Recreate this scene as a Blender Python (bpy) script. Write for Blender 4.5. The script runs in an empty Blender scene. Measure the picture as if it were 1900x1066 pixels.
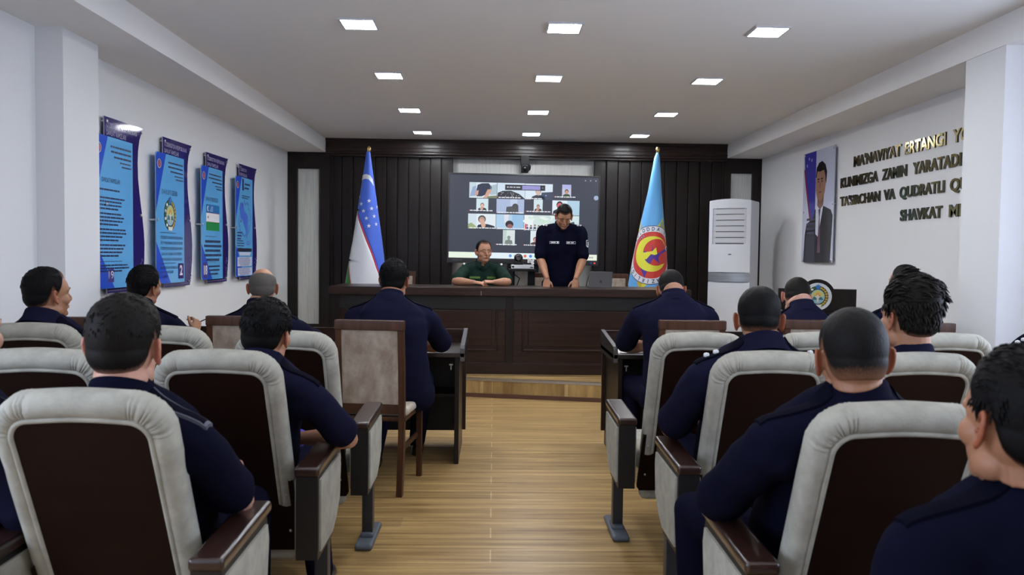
import bpy, bmesh, math, random
import numpy as np
from mathutils import Vector, Matrix, noise
from mathutils.bvhtree import BVHTree

random.seed(7)
S = bpy.context.scene
C = S.collection
pi = math.pi

# ------------------------------------------------------------------ camera
cam_d = bpy.data.cameras.new('camera')
cam = bpy.data.objects.new('camera', cam_d)
C.objects.link(cam)
cam_d.sensor_width = 36.0
cam_d.sensor_fit = 'HORIZONTAL'
cam_d.lens = 36.0 * 1478 / 1900
cam_d.clip_start = 0.05
cam_d.dof.use_dof = True
cam_d.dof.focus_distance = 8.0
cam_d.dof.aperture_fstop = 5.0
cam.matrix_world = (Matrix.Translation((0, 0, 1.40)) @ Matrix.Rotation(-0.0233, 4, 'Z')
                    @ Matrix.Rotation(pi / 2 - 0.0419, 4, 'X') @ Matrix.Rotation(0.0125, 4, 'Z'))
S.camera = cam

# ------------------------------------------------------------------ world / exposure
S.view_settings.view_transform = 'Standard'
S.view_settings.look = 'None'
S.view_settings.exposure = 0.0
S.view_settings.gamma = 1.0
S.view_settings.use_curve_mapping = False
W = bpy.data.worlds.new('daylight')
S.world = W
W.use_nodes = True
W.node_tree.nodes['Background'].inputs[0].default_value = (0.68, 0.78, 1.0, 1)
W.node_tree.nodes['Background'].inputs[1].default_value = 10.5
LAMP = 105.0          # radiance of a ceiling lamp diffuser

CEIL, SOFF = 2.85, 2.67
XL, XR = -2.65, 3.46
YB = 10.45
YREAR = -3.2
LX = (-0.873, 0.433, 1.743)
LY = (5.14, 6.60, 8.17, 9.65)


def portal(x, y, z, w, h, sg=1):
    d = bpy.data.lights.new('window_portal', 'AREA')
    d.shape = 'RECTANGLE'
    d.size, d.size_y = w, h
    d.cycles.is_portal = True
    o = bpy.data.objects.new('window_portal', d)
    o.location = (x, y, z)
    o.rotation_euler = (0, sg * pi / 2, 0)
    C.objects.link(o)


WINS = [(3.15, 0.0), (0.85, 0.0)]      # window centres (Y) in the right wall beside the camera, outside the frame
for wy, _ in WINS:
    portal(XR + 0.12, wy, 1.62, 1.5, 1.5)
WINL_FILL = (-1.3, 1.2)                      # two unseen windows added in the left wall to brighten the right wall
for wy in WINL_FILL:
    portal(XL - 0.12, wy, 1.62, 1.5, 1.5, -1)
# the ceiling lamps of the same grid over the rear seats (behind and above the camera)
for y in (3.64, 2.14, 0.6, -0.9, -2.4):
    for x in LX:
        d = bpy.data.lights.new('rear_ceiling_lamp', 'AREA')
        d.size = 0.2
        d.energy = LAMP * 0.04 * pi * 0.8 * (0.40 if y > 1 else 0.15)
        o = bpy.data.objects.new('rear_ceiling_lamp', d)
        o.location = (x, y, CEIL - 0.012)
        C.objects.link(o)


# ------------------------------------------------------------------ materials
def srgb(r, g, b):
    f = lambda c: (c / 255 / 12.92) if c / 255 <= 0.04045 else ((c / 255 + 0.055) / 1.055) ** 2.4
    return (f(r), f(g), f(b), 1)


def mat(name, col, rough=0.5, metal=0.0, spec=0.5, emit=None, estr=1.0, noise_amt=0.0, noise_scale=(8, 8, 8),
        bump=0.0, bump_scale=60.0, coat=0.0, col2=None, sheen=0.0, coords='Object', detail=4.0, alpha=1.0):
    m = bpy.data.materials.new(name)
    m.use_nodes = True
    nt = m.node_tree
    b = nt.nodes['Principled BSDF']
    b.inputs['Base Color'].default_value = col
    b.inputs['Roughness'].default_value = rough
    b.inputs['Metallic'].default_value = metal
    b.inputs['Specular IOR Level'].default_value = spec
    b.inputs['Coat Weight'].default_value = coat
    b.inputs['Coat Roughness'].default_value = 0.12
    b.inputs['Alpha'].default_value = alpha
    if sheen:
        b.inputs['Sheen Weight'].default_value = sheen
        b.inputs['Sheen Roughness'].default_value = 0.5
    if emit:
        b.inputs['Emission Color'].default_value = emit
        b.inputs['Emission Strength'].default_value = estr
    if noise_amt or bump:
        tc = nt.nodes.new('ShaderNodeTexCoord')
        mp = nt.nodes.new('ShaderNodeMapping')
        mp.inputs['Scale'].default_value = noise_scale
        nt.links.new(tc.outputs[coords], mp.inputs[0])
    if noise_amt:
        n = nt.nodes.new('ShaderNodeTexNoise')
        n.inputs['Scale'].default_value = 1.0
        n.inputs['Detail'].default_value = detail
        n.inputs['Roughness'].default_value = 0.6
        nt.links.new(mp.outputs[0], n.inputs['Vector'])
        r = nt.nodes.new('ShaderNodeMapRange')
        r.inputs[1].default_value, r.inputs[2].default_value = 0.35, 0.65
        nt.links.new(n.outputs[0], r.inputs[0])
        x = nt.nodes.new('ShaderNodeMix')
        x.data_type = 'RGBA'
        c2 = col2 or tuple(c * (1 - noise_amt) for c in col[:3]) + (1,)
        x.inputs[6].default_value = col
        x.inputs[7].default_value = c2
        nt.links.new(r.outputs[0], x.inputs[0])
        nt.links.new(x.outputs[2], b.inputs['Base Color'])
    if bump:
        n2 = nt.nodes.new('ShaderNodeTexNoise')
        n2.inputs['Scale'].default_value = bump_scale
        n2.inputs['Detail'].default_value = 3
        nt.links.new(tc.outputs[coords], n2.inputs['Vector'])
        bp = nt.nodes.new('ShaderNodeBump')
        bp.inputs['Strength'].default_value = bump
        bp.inputs['Distance'].default_value = 0.004
        nt.links.new(n2.outputs[0], bp.inputs['Height'])
        nt.links.new(bp.outputs[0], b.inputs['Normal'])
    return m


def emis(name, col, s=1.0):
    m = bpy.data.materials.new(name)
    m.use_nodes = True
    nt = m.node_tree
    b = nt.nodes['Principled BSDF']
    b.inputs['Base Color'].default_value = (0.01, 0.01, 0.012, 1)
    b.inputs['Roughness'].default_value = 0.3
    b.inputs['Specular IOR Level'].default_value = 0.35
    b.inputs['Emission Color'].default_value = col
    b.inputs['Emission Strength'].default_value = s
    return m


_ec = {}


def E(r, g, b, s=1.0):
    k = (r, g, b, s)
    if k not in _ec:
        _ec[k] = emis('screen_light', srgb(r, g, b), s)
    return _ec[k]


_pc = {}


def P(r, g, b, rough=0.35):
    k = (r, g, b, rough)
    if k not in _pc:
        _pc[k] = mat('print', srgb(r, g, b), rough)
    return _pc[k]


WHITE = mat('white_paint', (0.74, 0.745, 0.76, 1), 0.75, bump=0.05, bump_scale=120)
CEILM = mat('ceiling_paint', (0.84, 0.835, 0.83, 1), 0.85)
WOODD = mat('dark_wood', (0.0135, 0.0075, 0.0060, 1), 0.38, noise_amt=0.6, noise_scale=(30, 30, 1.5), spec=0.3, coat=0.08)
WOODH = mat('dark_wood_horizontal', (0.0330, 0.0135, 0.0085, 1), 0.36, noise_amt=0.65, noise_scale=(1.5, 20, 32), spec=.35, coat=0.1)
WOODR = mat('red_brown_panel', (0.0130, 0.0045, 0.0030, 1), 0.55, noise_amt=0.25, noise_scale=(2, 25, 2), spec=0.12)
WOODC = mat('walnut_frame', (0.075, 0.029, 0.013, 1), 0.4, noise_amt=0.45, noise_scale=(30, 30, 3), spec=.3, coat=0.05)
WOODARM = mat('armrest_wood', (0.030, 0.012, 0.009, 1), 0.3, noise_amt=0.4, noise_scale=(40, 4, 40), coat=0.5)
BLACK = mat('black_plastic', (0.005, 0.005, 0.006, 1), 0.5, spec=.25)
BLACKW = mat('black_wood', (0.0055, 0.0045, 0.0045, 1), 0.45, noise_amt=0.4, noise_scale=(30, 30, 2))
STEEL = mat('steel', (0.55, 0.55, 0.56, 1), 0.35, metal=1.0, bump=0.05)
DSTEEL = mat('dark_painted_steel', (0.022, 0.024, 0.030, 1), 0.4, spec=0.5, bump=0.1)
FOOTM = mat('grey_foot', (0.09, 0.105, 0.13, 1), 0.5, bump=0.15)
BRASS = mat('brass', (0.75, 0.55, 0.22, 1), 0.25, metal=1.0)
CREAM = mat('cream_velour', (0.40, 0.39, 0.335, 1), 0.95, spec=.1, noise_amt=0.22, noise_scale=(16, 16, 16), bump=0.25, bump_scale=180)
BEIGE = mat('mottled_beige_fabric', (0.47, 0.405, 0.34, 1), 0.9, noise_amt=0.4, noise_scale=(11, 11, 7), col2=(0.27, 0.205, 0.16, 1), spec=.1,
            bump=0.2, bump_scale=150, detail=6)
PANELW = mat('pale_wood_grain_panel', (0.66, 0.66, 0.63, 1), 0.5, noise_amt=0.2, noise_scale=(40, 40, 2))
NAVY = mat('navy_uniform_cloth', (0.0095, 0.0098, 0.027, 1), 0.95, spec=.04, noise_amt=0.25, noise_scale=(4, 4, 4), bump=0.35, bump_scale=14)
NAVYD = mat('dark_navy_uniform_cloth', (0.0052, 0.0054, 0.0165, 1), 0.95, spec=.04, noise_amt=0.25, noise_scale=(4, 4, 4), bump=0.35, bump_scale=14)
NAVYE = mat('navy_epaulette', (0.003, 0.0033, 0.009, 1), 0.9, spec=.03)
PIPING = mat('pale_piping', (0.06, 0.063, 0.09, 1), 0.7)
GREEN = mat('green_uniform_cloth', (0.011, 0.030, 0.022, 1), 0.9, spec=.15, noise_amt=0.3, noise_scale=(5, 5, 5), bump=0.35, bump_scale=14)
GREEND = mat('dark_green_epaulette', (0.007, 0.020, 0.015, 1), 0.8, spec=.2)
SILV = mat('silver_thread', (0.72, 0.74, 0.76, 1), 0.5)
YGREEN = mat('yellow_green_tape', (0.11, 0.20, 0.03, 1), 0.7)
SHOE = mat('black_leather', (0.008, 0.008, 0.009, 1), 0.3)
PAPER = mat('white_paper', (0.8, 0.8, 0.8, 1), 0.7)
GLASS = None


def wood_floor():
    m = bpy.data.materials.new('oak_laminate')
    m.use_nodes = True
    nt = m.node_tree
    N, L = nt.nodes, nt.links
    b = N['Principled BSDF']
    tc = N.new('ShaderNodeTexCoord')
    def brick(width, mortar, c1, c2, cm):
        br = N.new('ShaderNodeTexBrick')
        br.offset = 0.37
        br.inputs['Scale'].default_value = 1.0
        br.inputs['Brick Width'].default_value = width
        br.inputs['Row Height'].default_value = 0.155
        br.inputs['Mortar Size'].default_value = mortar
        br.inputs['Mortar Smooth'].default_value = 0.3
        br.inputs['Color1'].default_value = c1
        br.inputs['Color2'].default_value = c2
        br.inputs['Mortar'].default_value = cm
        L.new(tc.outputs['Object'], br.inputs['Vector'])
        return br
    b1 = brick(1.25, 0.0, (0.50, 0.345, 0.150, 1), (0.37, 0.250, 0.104, 1), (0.4, 0.28, 0.12, 1))
    b2 = brick(200.0, 0.0036, (0, 0, 0, 1), (0, 0, 0, 1), (1, 1, 1, 1))
    br = N.new('ShaderNodeMix')
    br.data_type = 'RGBA'
    L.new(b2.outputs[0], br.inputs[0])
    L.new(b1.outputs[0], br.inputs[6])
    br.inputs[7].default_value = (0.70, 0.53, 0.28, 1)
    mp = N.new('ShaderNodeMapping')
    mp.inputs['Scale'].default_value = (1.1, 26, 1)
    L.new(tc.outputs['Object'], mp.inputs[0])
    n = N.new('ShaderNodeTexNoise')
    n.inputs['Scale'].default_value = 1.0
    n.inputs['Detail'].default_value = 6
    n.inputs['Roughness'].default_value = 0.65
    n.inputs['Distortion'].default_value = 0.35
    L.new(mp.outputs[0], n.inputs['Vector'])
    r = N.new('ShaderNodeValToRGB')
    r.color_ramp.elements[0].position = 0.36
    r.color_ramp.elements[0].color = (0.50, 0.42, 0.36, 1)
    r.color_ramp.elements[1].position = 0.66
    r.color_ramp.elements[1].color = (1.12, 1.10, 1.05, 1)
    L.new(n.outputs[0], r.inputs[0])
    x = N.new('ShaderNodeMix')
    x.data_type = 'RGBA'
    x.blend_type = 'MULTIPLY'
    x.inputs[0].default_value = 1.0
    L.new(br.outputs[2], x.inputs[6])
    L.new(r.outputs[0], x.inputs[7])
    L.new(x.outputs[2], b.inputs['Base Color'])
    b.inputs['Roughness'].default_value = 0.34
    b.inputs['Specular IOR Level'].default_value = 0.4
    return m


FLOORM = wood_floor()


# ------------------------------------------------------------------ mesh helpers
class M:
    """collects shapes (with material slots) into one mesh"""

    def __init__(s):
        s.v, s.f, s.mi, s.mats = [], [], [], []
        s.T = Matrix.Identity(4)

    def slot(s, m):
        if m not in s.mats:
            s.mats.append(m)
        return s.mats.index(m)

    def add(s, verts, faces, m):
        k = len(s.v)
        i = s.slot(m)
        s.v += [s.T @ Vector(p) for p in verts]
        s.f += [[k + j for j in f] for f in faces]
        s.mi += [i] * len(faces)
        return s

    def box(s, lo, hi, m, bev=0.0, rot=None, piv=None, seg=2):
        bm = bmesh.new()
        bmesh.ops.create_cube(bm, size=1)
        for v in bm.verts:
            v.co = Vector([(lo[i] + hi[i]) / 2 + v.co[i] * (hi[i] - lo[i]) for i in range(3)])
        if bev:
            bmesh.ops.bevel(bm, geom=bm.edges[:], offset=bev, segments=seg, affect='EDGES', profile=0.5)
        if rot is not None:
            p = Vector(piv) if piv is not None else Vector([(lo[i] + hi[i]) / 2 for i in range(3)])
            for v in bm.verts:
                v.co = p + rot @ (v.co - p)
        bm.verts.index_update()
        s.add([v.co.copy() for v in bm.verts], [[v.index for v in f.verts] for f in bm.faces], m)
        bm.free()
        return s

    def prism(s, pts, fn0, fn1, m, side=None):
        """polygon pts (2D) mapped by fn0 (front) and fn1 (back) to 3D, closed"""
        n = len(pts)
        a = [fn0(*p) for p in pts]
        b = [fn1(*p) for p in pts]
        s.add(a + b, [list(range(n)), list(range(2 * n - 1, n - 1, -1))], m)
        k = [[i, n + i, n + (i + 1) % n, (i + 1) % n] for i in range(n)]
        s.add(a + b, k, side or m)
        return s

    def tube(s, pts, rad, m, n=12, hint=(0, 0, 1), round_end=True):
        v, f = tube_geo(pts, rad, n, hint, round_end)
        return s.add(v, f, m)

    def ell(s, c, r, m, rot=None, nu=16, nv=10):
        v, f = ell_geo(c, r, rot, nu, nv)
        return s.add(v, f, m)

    def lathe(s, prof, m, n=24, c=(0, 0, 0)):
        v, f = [], []
        for (r, z) in prof:
            for i in range(n):
                a = 2 * pi * i / n
                v.append((c[0] + r * math.cos(a), c[1] + r * math.sin(a), c[2] + z))
        for j in range(len(prof) - 1):
            for i in range(n):
                f.append([j * n + i, j * n + (i + 1) % n, (j + 1) * n + (i + 1) % n, (j + 1) * n + i])
        f.append(list(range(n - 1, -1, -1)))
        f.append([(len(prof) - 1) * n + i for i in range(n)])
        return s.add(v, f, m)

    def grid(s, fn, nu, nv, m):
        v = [fn(i / nu, j / nv) for j in range(nv + 1) for i in range(nu + 1)]
        f = [[j * (nu + 1) + i, j * (nu + 1) + i + 1, (j + 1) * (nu + 1) + i + 1, (j + 1) * (nu + 1) + i]
             for j in range(nv) for i in range(nu)]
        return s.add(v, f, m)

    def mesh(s, name, smooth=None):
        me = bpy.data.meshes.new(name)
        me.from_pydata([tuple(p) for p in s.v], [], s.f)
        for m in s.mats:
            me.materials.append(m)
        me.polygons.foreach_set('material_index', s.mi)
        if smooth is not None:
            me.shade_smooth()
            if smooth < 180:
                me.set_sharp_from_angle(angle=math.radians(smooth))
        me.update()
        return me

    def obj(s, name, parent=None, smooth=None, loc=None):
        o = link(name, s.mesh(name, smooth), parent, loc)
        if smooth is not None and smooth <= 60:
            w = o.modifiers.new('face_weight', 'WEIGHTED_NORMAL')
            w.keep_sharp = True
        return o


def link(name, me, parent=None, loc=None):
    o = bpy.data.objects.new(name, me)
    C.objects.link(o)
    if parent:
        o.parent = parent
    if loc is not None:
        o.location = loc
    return o


def tube_geo(pts, rad, n=12, hint=(0, 0, 1), round_end=True):
    pts = [Vector(p) for p in pts]
    R = [(r, r) if not isinstance(r, (tuple, list)) else r for r in rad]
    P_, R_ = [], []
    K = len(pts)
    dirs = []
    for i in range(K):
        d = (pts[min(i + 1, K - 1)] - pts[max(i - 1, 0)])
        dirs.append(d.normalized())
    if round_end:
        for (t, q) in ((-0.9, 0.42), (-0.6, 0.8)):
            P_.append((pts[0] + dirs[0] * t * min(R[0]), dirs[0]))
            R_.append((R[0][0] * q, R[0][1] * q))
    for i in range(K):
        P_.append((pts[i], dirs[i]))
        R_.append(R[i])
    if round_end:
        for (t, q) in ((0.6, 0.8), (0.9, 0.42)):
            P_.append((pts[-1] + dirs[-1] * t * min(R[-1]), dirs[-1]))
            R_.append((R[-1][0] * q, R[-1][1] * q))
    v, f = [], []
    h = Vector(hint)
    side = None
    for (p, d), (ra, rb) in zip(P_, R_):
        if side is None:
            side = d.cross(h)
            if side.length < 1e-3:
                side = d.cross(Vector((1, 0, 0)))
        else:
            side = side - d * side.dot(d)
        side.normalize()
        up = side.cross(d).normalized()
        for i in range(n):
            a = 2 * pi * i / n
            v.append(p + side * (ra * math.cos(a)) + up * (rb * math.sin(a)))
    k = len(P_)
    for j in range(k - 1):
        for i in range(n):
            f.append([j * n + i, j * n + (i + 1) % n, (j + 1) * n + (i + 1) % n, (j + 1) * n + i])
    f.append(list(range(n - 1, -1, -1)))
    f.append([(k - 1) * n + i for i in range(n)])
    return v, f


def ell_geo(c, r, rot=None, nu=16, nv=10):
    c = Vector(c)
    v, f = [], []
    rows = []
    for j in range(nv + 1):
        t = pi * j / nv
        row = []
        cnt = 1 if j in (0, nv) else nu
        for i in range(cnt):
            a = 2 * pi * i / nu
            p = Vector((r[0] * math.sin(t) * math.cos(a), r[1] * math.sin(t) * math.sin(a), r[2] * math.cos(t)))
            if rot is not None:
                p = rot @ p
            row.append(len(v))
            v.append(c + p)
        rows.append(row)
    for j in range(nv):
        A, B = rows[j], rows[j + 1]
        for i in range(nu):
            if len(A) == 1:
                f.append([A[0], B[i], B[(i + 1) % nu]])
            elif len(B) == 1:
                f.append([A[i], B[0], A[(i + 1) % nu]])
            else:
                f.append([A[i], B[i], B[(i + 1) % nu], A[(i + 1) % nu]])
    return v, f


def empty(name, loc=(0, 0, 0), rz=0.0):
    o = bpy.data.objects.new(name, None)
    o.empty_display_size = 0.1
    o.location = loc
    o.rotation_euler = (0, 0, rz)
    C.objects.link(o)
    return o


def tag(o, label, cat, group=None):
    o['label'] = label
    o['category'] = cat
    if group:
        o['group'] = group
    return o


def struct(o):
    o['kind'] = 'structure'
    return o


def copy_tree(o, parent=None):
    c = o.copy()
    C.objects.link(c)
    if parent:
        c.parent = parent
    for ch in list(o.children):
        copy_tree(ch, c)
    return c


def text_geo(body, size, fn, depth_fn=None, width=None, xs=1.0, bold=0.0, align='LEFT', res=3):
    """lettering as (verts, faces); fn maps 2D to 3D; when width is given the line is fitted to it"""
    cu = bpy.data.curves.new('lettering', 'FONT')
    cu.body = body
    cu.size = size
    cu.align_x = 'LEFT'
    cu.offset = bold
    cu.resolution_u = res
    cu.fill_mode = 'FRONT'
    o = bpy.data.objects.new('lettering', cu)
    C.objects.link(o)
    dg = bpy.context.evaluated_depsgraph_get()
    me = bpy.data.meshes.new_from_object(o.evaluated_get(dg))
    bpy.data.objects.remove(o)
    bpy.data.curves.remove(cu)
    pts = [(v.co.x, v.co.y) for v in me.vertices]
    fs = [list(p.vertices) for p in me.polygons]
    bpy.data.meshes.remove(me)
    if not pts:
        return [], []
    x0, x1 = min(p[0] for p in pts), max(p[0] for p in pts)
    k = (width / (x1 - x0)) if width else xs
    sh = {'LEFT': 0.0, 'CENTER': -(x1 - x0) * k / 2, 'RIGHT': -(x1 - x0) * k}[align]
    q = [((p[0] - x0) * k + sh, p[1]) for p in pts]
    if depth_fn is None:
        return [fn(*p) for p in q], fs
    n = len(q)
    v = [fn(*p) for p in q] + [depth_fn(*p) for p in q]
    # boundary edges make the side walls
    cnt = {}
    for f in fs:
        for i in range(len(f)):
            e = (f[i], f[(i + 1) % len(f)])
            cnt[tuple(sorted(e))] = None if tuple(sorted(e)) in cnt else e
    sides = [[b, a, a + n, b + n] for e in cnt.values() if e for a, b in [e]]
    return v, fs + sides


def disc(cx, cy, r, n=32, a0=0.0, a1=2 * pi):
    return [(cx + r * math.cos(a0 + (a1 - a0) * i / n), cy + r * math.sin(a0 + (a1 - a0) * i / n)) for i in range(n)]


def star(cx, cy, r, r2, n=5, rot=pi / 2):
    return [(cx + (r if i % 2 == 0 else r2) * math.cos(rot + pi * i / n), cy + (r if i % 2 == 0 else r2) * math.sin(rot + pi * i / n)) for i in range(2 * n)]


# ------------------------------------------------------------------ the room
def stage_y(x):
    return 7.73 - 0.19 * x


m = M()
m.box((XL - 0.2, YREAR - 0.2, -0.1), (XR + 0.2, YB + 0.2, 0), FLOORM)
struct(m.obj('floor'))

m = M()   # low stage with oak front, mahogany skirting
STG = 0.178
pts = [(XL, stage_y(XL)), (XR, stage_y(XR)), (XR, YB), (XL, YB)]
m.prism(pts, lambda x, y: (x, y, STG), lambda x, y: (x, y, 0.001), FLOORM)
stage = struct(m.obj('floor_stage'))
m = M()
for (d0, d1, z0, z1, mm) in ((0.0, 0.045, STG + 0.0005, STG + 0.004, STEEL), (-0.004, 0.0, STG - 0.02, STG + 0.004, STEEL)):
    q = [(XL, stage_y(XL) + d0), (XR, stage_y(XR) + d0), (XR, stage_y(XR) + d1), (XL, stage_y(XL) + d1)]
    m.prism(q, lambda x, y: (x, y, z1), lambda x, y: (x, y, z0), mm)
for i in range(22):
    x = XL + 0.15 + i * 0.27
    m.lathe([(0.006, 0), (0.004, 0.002)], BLACK, 8, (x, stage_y(x) + 0.02, STG + 0.004))
tr = struct(m.obj('trim_1'))
m = M()
q = [(XL, stage_y(XL) - 0.02), (XR, stage_y(XR) - 0.02), (XR, stage_y(XR)), (XL, stage_y(XL))]
MAHOG = mat('mahogany_skirting', (0.10, 0.045, 0.032, 1), 0.4)
m.prism(q, lambda x, y: (x, y, 0.038), lambda x, y: (x, y, 0.001), MAHOG)
struct(m.obj('baseboard_stage'))

m = M()
m.box((XL - 0.2, YREAR - 0.2, CEIL), (XR + 0.2, YB + 0.2, CEIL + 0.1), CEILM)
struct(m.obj('ceiling'))
# dropped soffits along both side walls
m = M()
m.box((XL, YREAR, SOFF), (-2.165, 10.32, CEIL), CEILM)
struct(m.obj('trim_soffit_left'))
m = M()
m.box((3.005, YREAR, SOFF), (XR, 10.32, CEIL), CEILM)
struct(m.obj('trim_soffit_right'))
# side walls; the right one has two windows outside the frame, the left one two added fill openings
m = M()
ys = [YREAR, WINL_FILL[0] - .75, WINL_FILL[0] + .75, WINL_FILL[1] - .75, WINL_FILL[1] + .75, YB + 0.2]
for i in range(0, 6, 2):
    m.box((XL - 0.2, ys[i], 0), (XL, ys[i + 1], CEIL), WHITE)
for wy in WINL_FILL:
    m.box((XL - 0.2, wy - .75, 0), (XL, wy + .75, .87), WHITE)
    m.box((XL - 0.2, wy - .75, 2.37), (XL, wy + .75, CEIL), WHITE)
struct(m.obj('wall_left'))
for i, wy in enumerate(WINL_FILL):  # frames for the added left openings, unseen, there only for their fill light
    m = M()
    for (a, b, c, d) in ((-.75, -.69, .87, 2.37), (.69, .75, .87, 2.37), (-.03, .03, .93, 2.31), (-.69, .69, .87, .93), (-.69, .69, 2.31, 2.37)):
        m.box((XL - 0.14, wy + a, c), (XL - 0.08, wy + b, d), WHITE)
    struct(m.obj('window_%d' % (i + 3)))
m = M()
ys = [YREAR]
for wy, _ in sorted(WINS):
    ys += [wy - 0.75, wy + 0.75]
ys.append(YB + 0.2)
for i in range(0, len(ys), 2):
    m.box((XR, ys[i], 0), (XR + 0.2, ys[i + 1], CEIL), WHITE)
for wy, _ in WINS:
    m.box((XR, wy - 0.75, 0), (XR + 0.2, wy + 0.75, 0.87), WHITE)
    m.box((XR, wy - 0.75, 2.37), (XR + 0.2, wy + 0.75, CEIL), WHITE)
struct(m.obj('wall_right'))
for i, (wy, _) in enumerate(WINS):
    m = M()
    for (a, b, c, d) in ((-.75, -.69, .87, 2.37), (.69, .75, .87, 2.37), (-.03, .03, .93, 2.31), (-.69, .69, .87, .93), (-.69, .69, 2.31, 2.37)):
        m.box((XR + 0.08, wy + a, c), (XR + 0.14, wy + b, d), WHITE)
    struct(m.obj('window_%d' % (i + 1)))
m = M()
m.box((XL - 0.2, YREAR - 0.2, 0), (XR + 0.2, YREAR, CEIL), WHITE)
struct(m.obj('wall_rear'))
m = M()
m.box((XL, 10.5, 0), (XR, YB + 0.2, CEIL), PANELW)
struct(m.obj('wall_front'))
# wall piers
m = M()
m.box((XL, 4.69, 0), (-2.49, 5.10, SOFF), WHITE)
struct(m.obj('wall_pier_left'))
m = M()
m.box((3.01, 4.69, 0), (XR, 5.09, SOFF), WHITE)
struct(m.obj('wall_pier_right'))

# dark wood panelling of the front wall
m = M()
m.box((-2.165, 10.30, 2.655), (3.005, 10.5, CEIL), WOODH)
for (z0, z1, d) in ((2.655, 2.675, .03), (2.69, 2.715, .018), (2.735, 2.75, .012), (2.815, 2.85, .022)):
    m.box((-2.165, 10.30 - d, z0), (3.005, 10.31, z1), WOODH, bev=0.004)
m.box((-2.13, 10.32, 2.63), (3.02, 10.5, 2.655), WOODH)
struct(m.obj('trim_cornice', smooth=30))


def pilaster(name, x0, x1, i0, i1, ztop, z_in):
    m = M()
    m.box((x0, 10.30, STG), (i0, 10.5, ztop), WOODD)
    m.box((i1, 10.30, STG), (x1, 10.5, ztop), WOODD)
    m.box((i0, 10.30, z_in), (i1, 10.5, ztop), WOODD)
    m.box((i0, 10.30, STG), (i1, 10.5, 0.47), WOODD)
    for a, b in ((i0 - .018, i0), (i1, i1 + .018)):
        m.box((a, 10.29, 0.47), (b, 10.31, z_in + .018), WOODD, bev=.003)
    m.box((i0, 10.29, z_in), (i1, 10.31, z_in + .018), WOODD, bev=.003)
    m.box((i0, 10.325, 0.47), (i1, 10.4, z_in), PANELW)
    struct(m.obj(name))


pilaster('trim_pilaster_left', XL, -2.115, -2.52, -2.245, SOFF, 2.458)
pilaster('trim_pilaster_right', 2.99, XR, 3.055, 3.335, SOFF, 2.478)


def slats(name, x0, x1):
    m = M()
    m.box((x0, 10.44, STG), (x1, 10.5, 2.655), WOODD)
    n = round((x1 - x0) / 0.148)
    w = (x1 - x0) / n
    for i in range(n):
        d = 0.05 if i % 2 else 0.035
        m.box((x0 + i * w + .004, 10.44 - d, STG), (x0 + (i + 1) * w - .008, 10.45, 2.64), WOODD, bev=.006)
    m.box((x0, 10.37, STG), (x0 + .03, 10.45, 2.65), WOODD)
    m.box((x1 - .03, 10.37, STG), (x1, 10.45, 2.65), WOODD)
    struct(m.obj(name, smooth=30))


slats('wall_front_slats_left', -2.115, -0.545)
slats('wall_front_slats_right', 1.30, 2.99)
# baseboard along the right wall behind the chairs is dark
m = M()
m.box((XR - .015, 5.1, 0), (XR, stage_y(XR), .08), WOODD)
struct(m.obj('baseboard_right'))
m = M()
m.box((XL, 5.11, 0), (XL + .015, stage_y(XL), .08), WOODD)
struct(m.obj('baseboard_left'))

# ------------------------------------------------------------------ ceiling lights
DIFF = emis('lamp_diffuser', (0.93, 0.96, 1.0, 1), LAMP)
RIM = mat('lamp_rim', (0.55, 0.55, 0.58, 1), 0.4)
row_words = ('nearest row', 'second row', 'third row', 'farthest row by the dark wall')
col_words = ('left column', 'middle column', 'right column')


def make_light():
    r = empty('ceiling_light')
    m = M()
    for (a, b, c, d) in ((-.1125, .1125, -.1125, -.1), (-.1125, .1125, .1, .1125), (-.1125, -.1, -.1, .1), (.1, .1125, -.1, .1)):
        m.box((a, c, -.012), (b, d, 0), RIM, bev=.002)
    m.obj('rim', r)
    m = M()
    m.box((-.1, -.1, -.008), (.1, .1, -.002), DIFF)
    m.obj('diffuser', r)
    return r


L0 = make_light()
first = True
for j, y in enumerate(LY):
    for i, x in enumerate(LX):
        o = L0 if first else copy_tree(L0)
        first = False
        o.location = (x, y, CEIL)
        tag(o, 'glowing square ceiling lamp, %s, %s' % (row_words[j], col_words[i]), 'ceiling light', 'square lamps in the ceiling')

# ------------------------------------------------------------------ presidium desk on the stage
DX0, DX1, DYF = -1.65, 2.005, 8.06
r = tag(empty('presidium_desk', ((DX0 + DX1) / 2, DYF, STG)), 'long dark wooden presidium desk with framed front panels on the low stage', 'desk')
dx = (DX1 - DX0) / 2
m = M()
m.box((-dx, -.045, .845), (dx, .68, .879), WOODH, bev=.004)
m.box((-dx, -.045, .797), (dx, -.005, .85), WOODH, bev=.004)
m.box((-.30 - .003, -.048, .80), (-.30 + .001, -.044, .845), STEEL)
m.obj('desktop', r, 30)
m = M()
m.box((-dx + .03, .03, .0), (dx - .03, .05, .85), WOODH)
m.box((-dx + .02, .0, .0), (dx - .02, .05, .105), WOODH, bev=.004)
m.box((-dx + .02, .008, .66), (dx - .02, .05, .80), BLACKW)
m.box((-dx + .02, .0, .105), (dx - .02, .03, .118), WOODH, bev=.004)
for a in (-dx + .02, -.05, dx - .10):
    m.box((a, .002, .0), (a + .08, .05, .80), WOODD, bev=.004)
m.obj('front_panel', r, 30)
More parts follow.
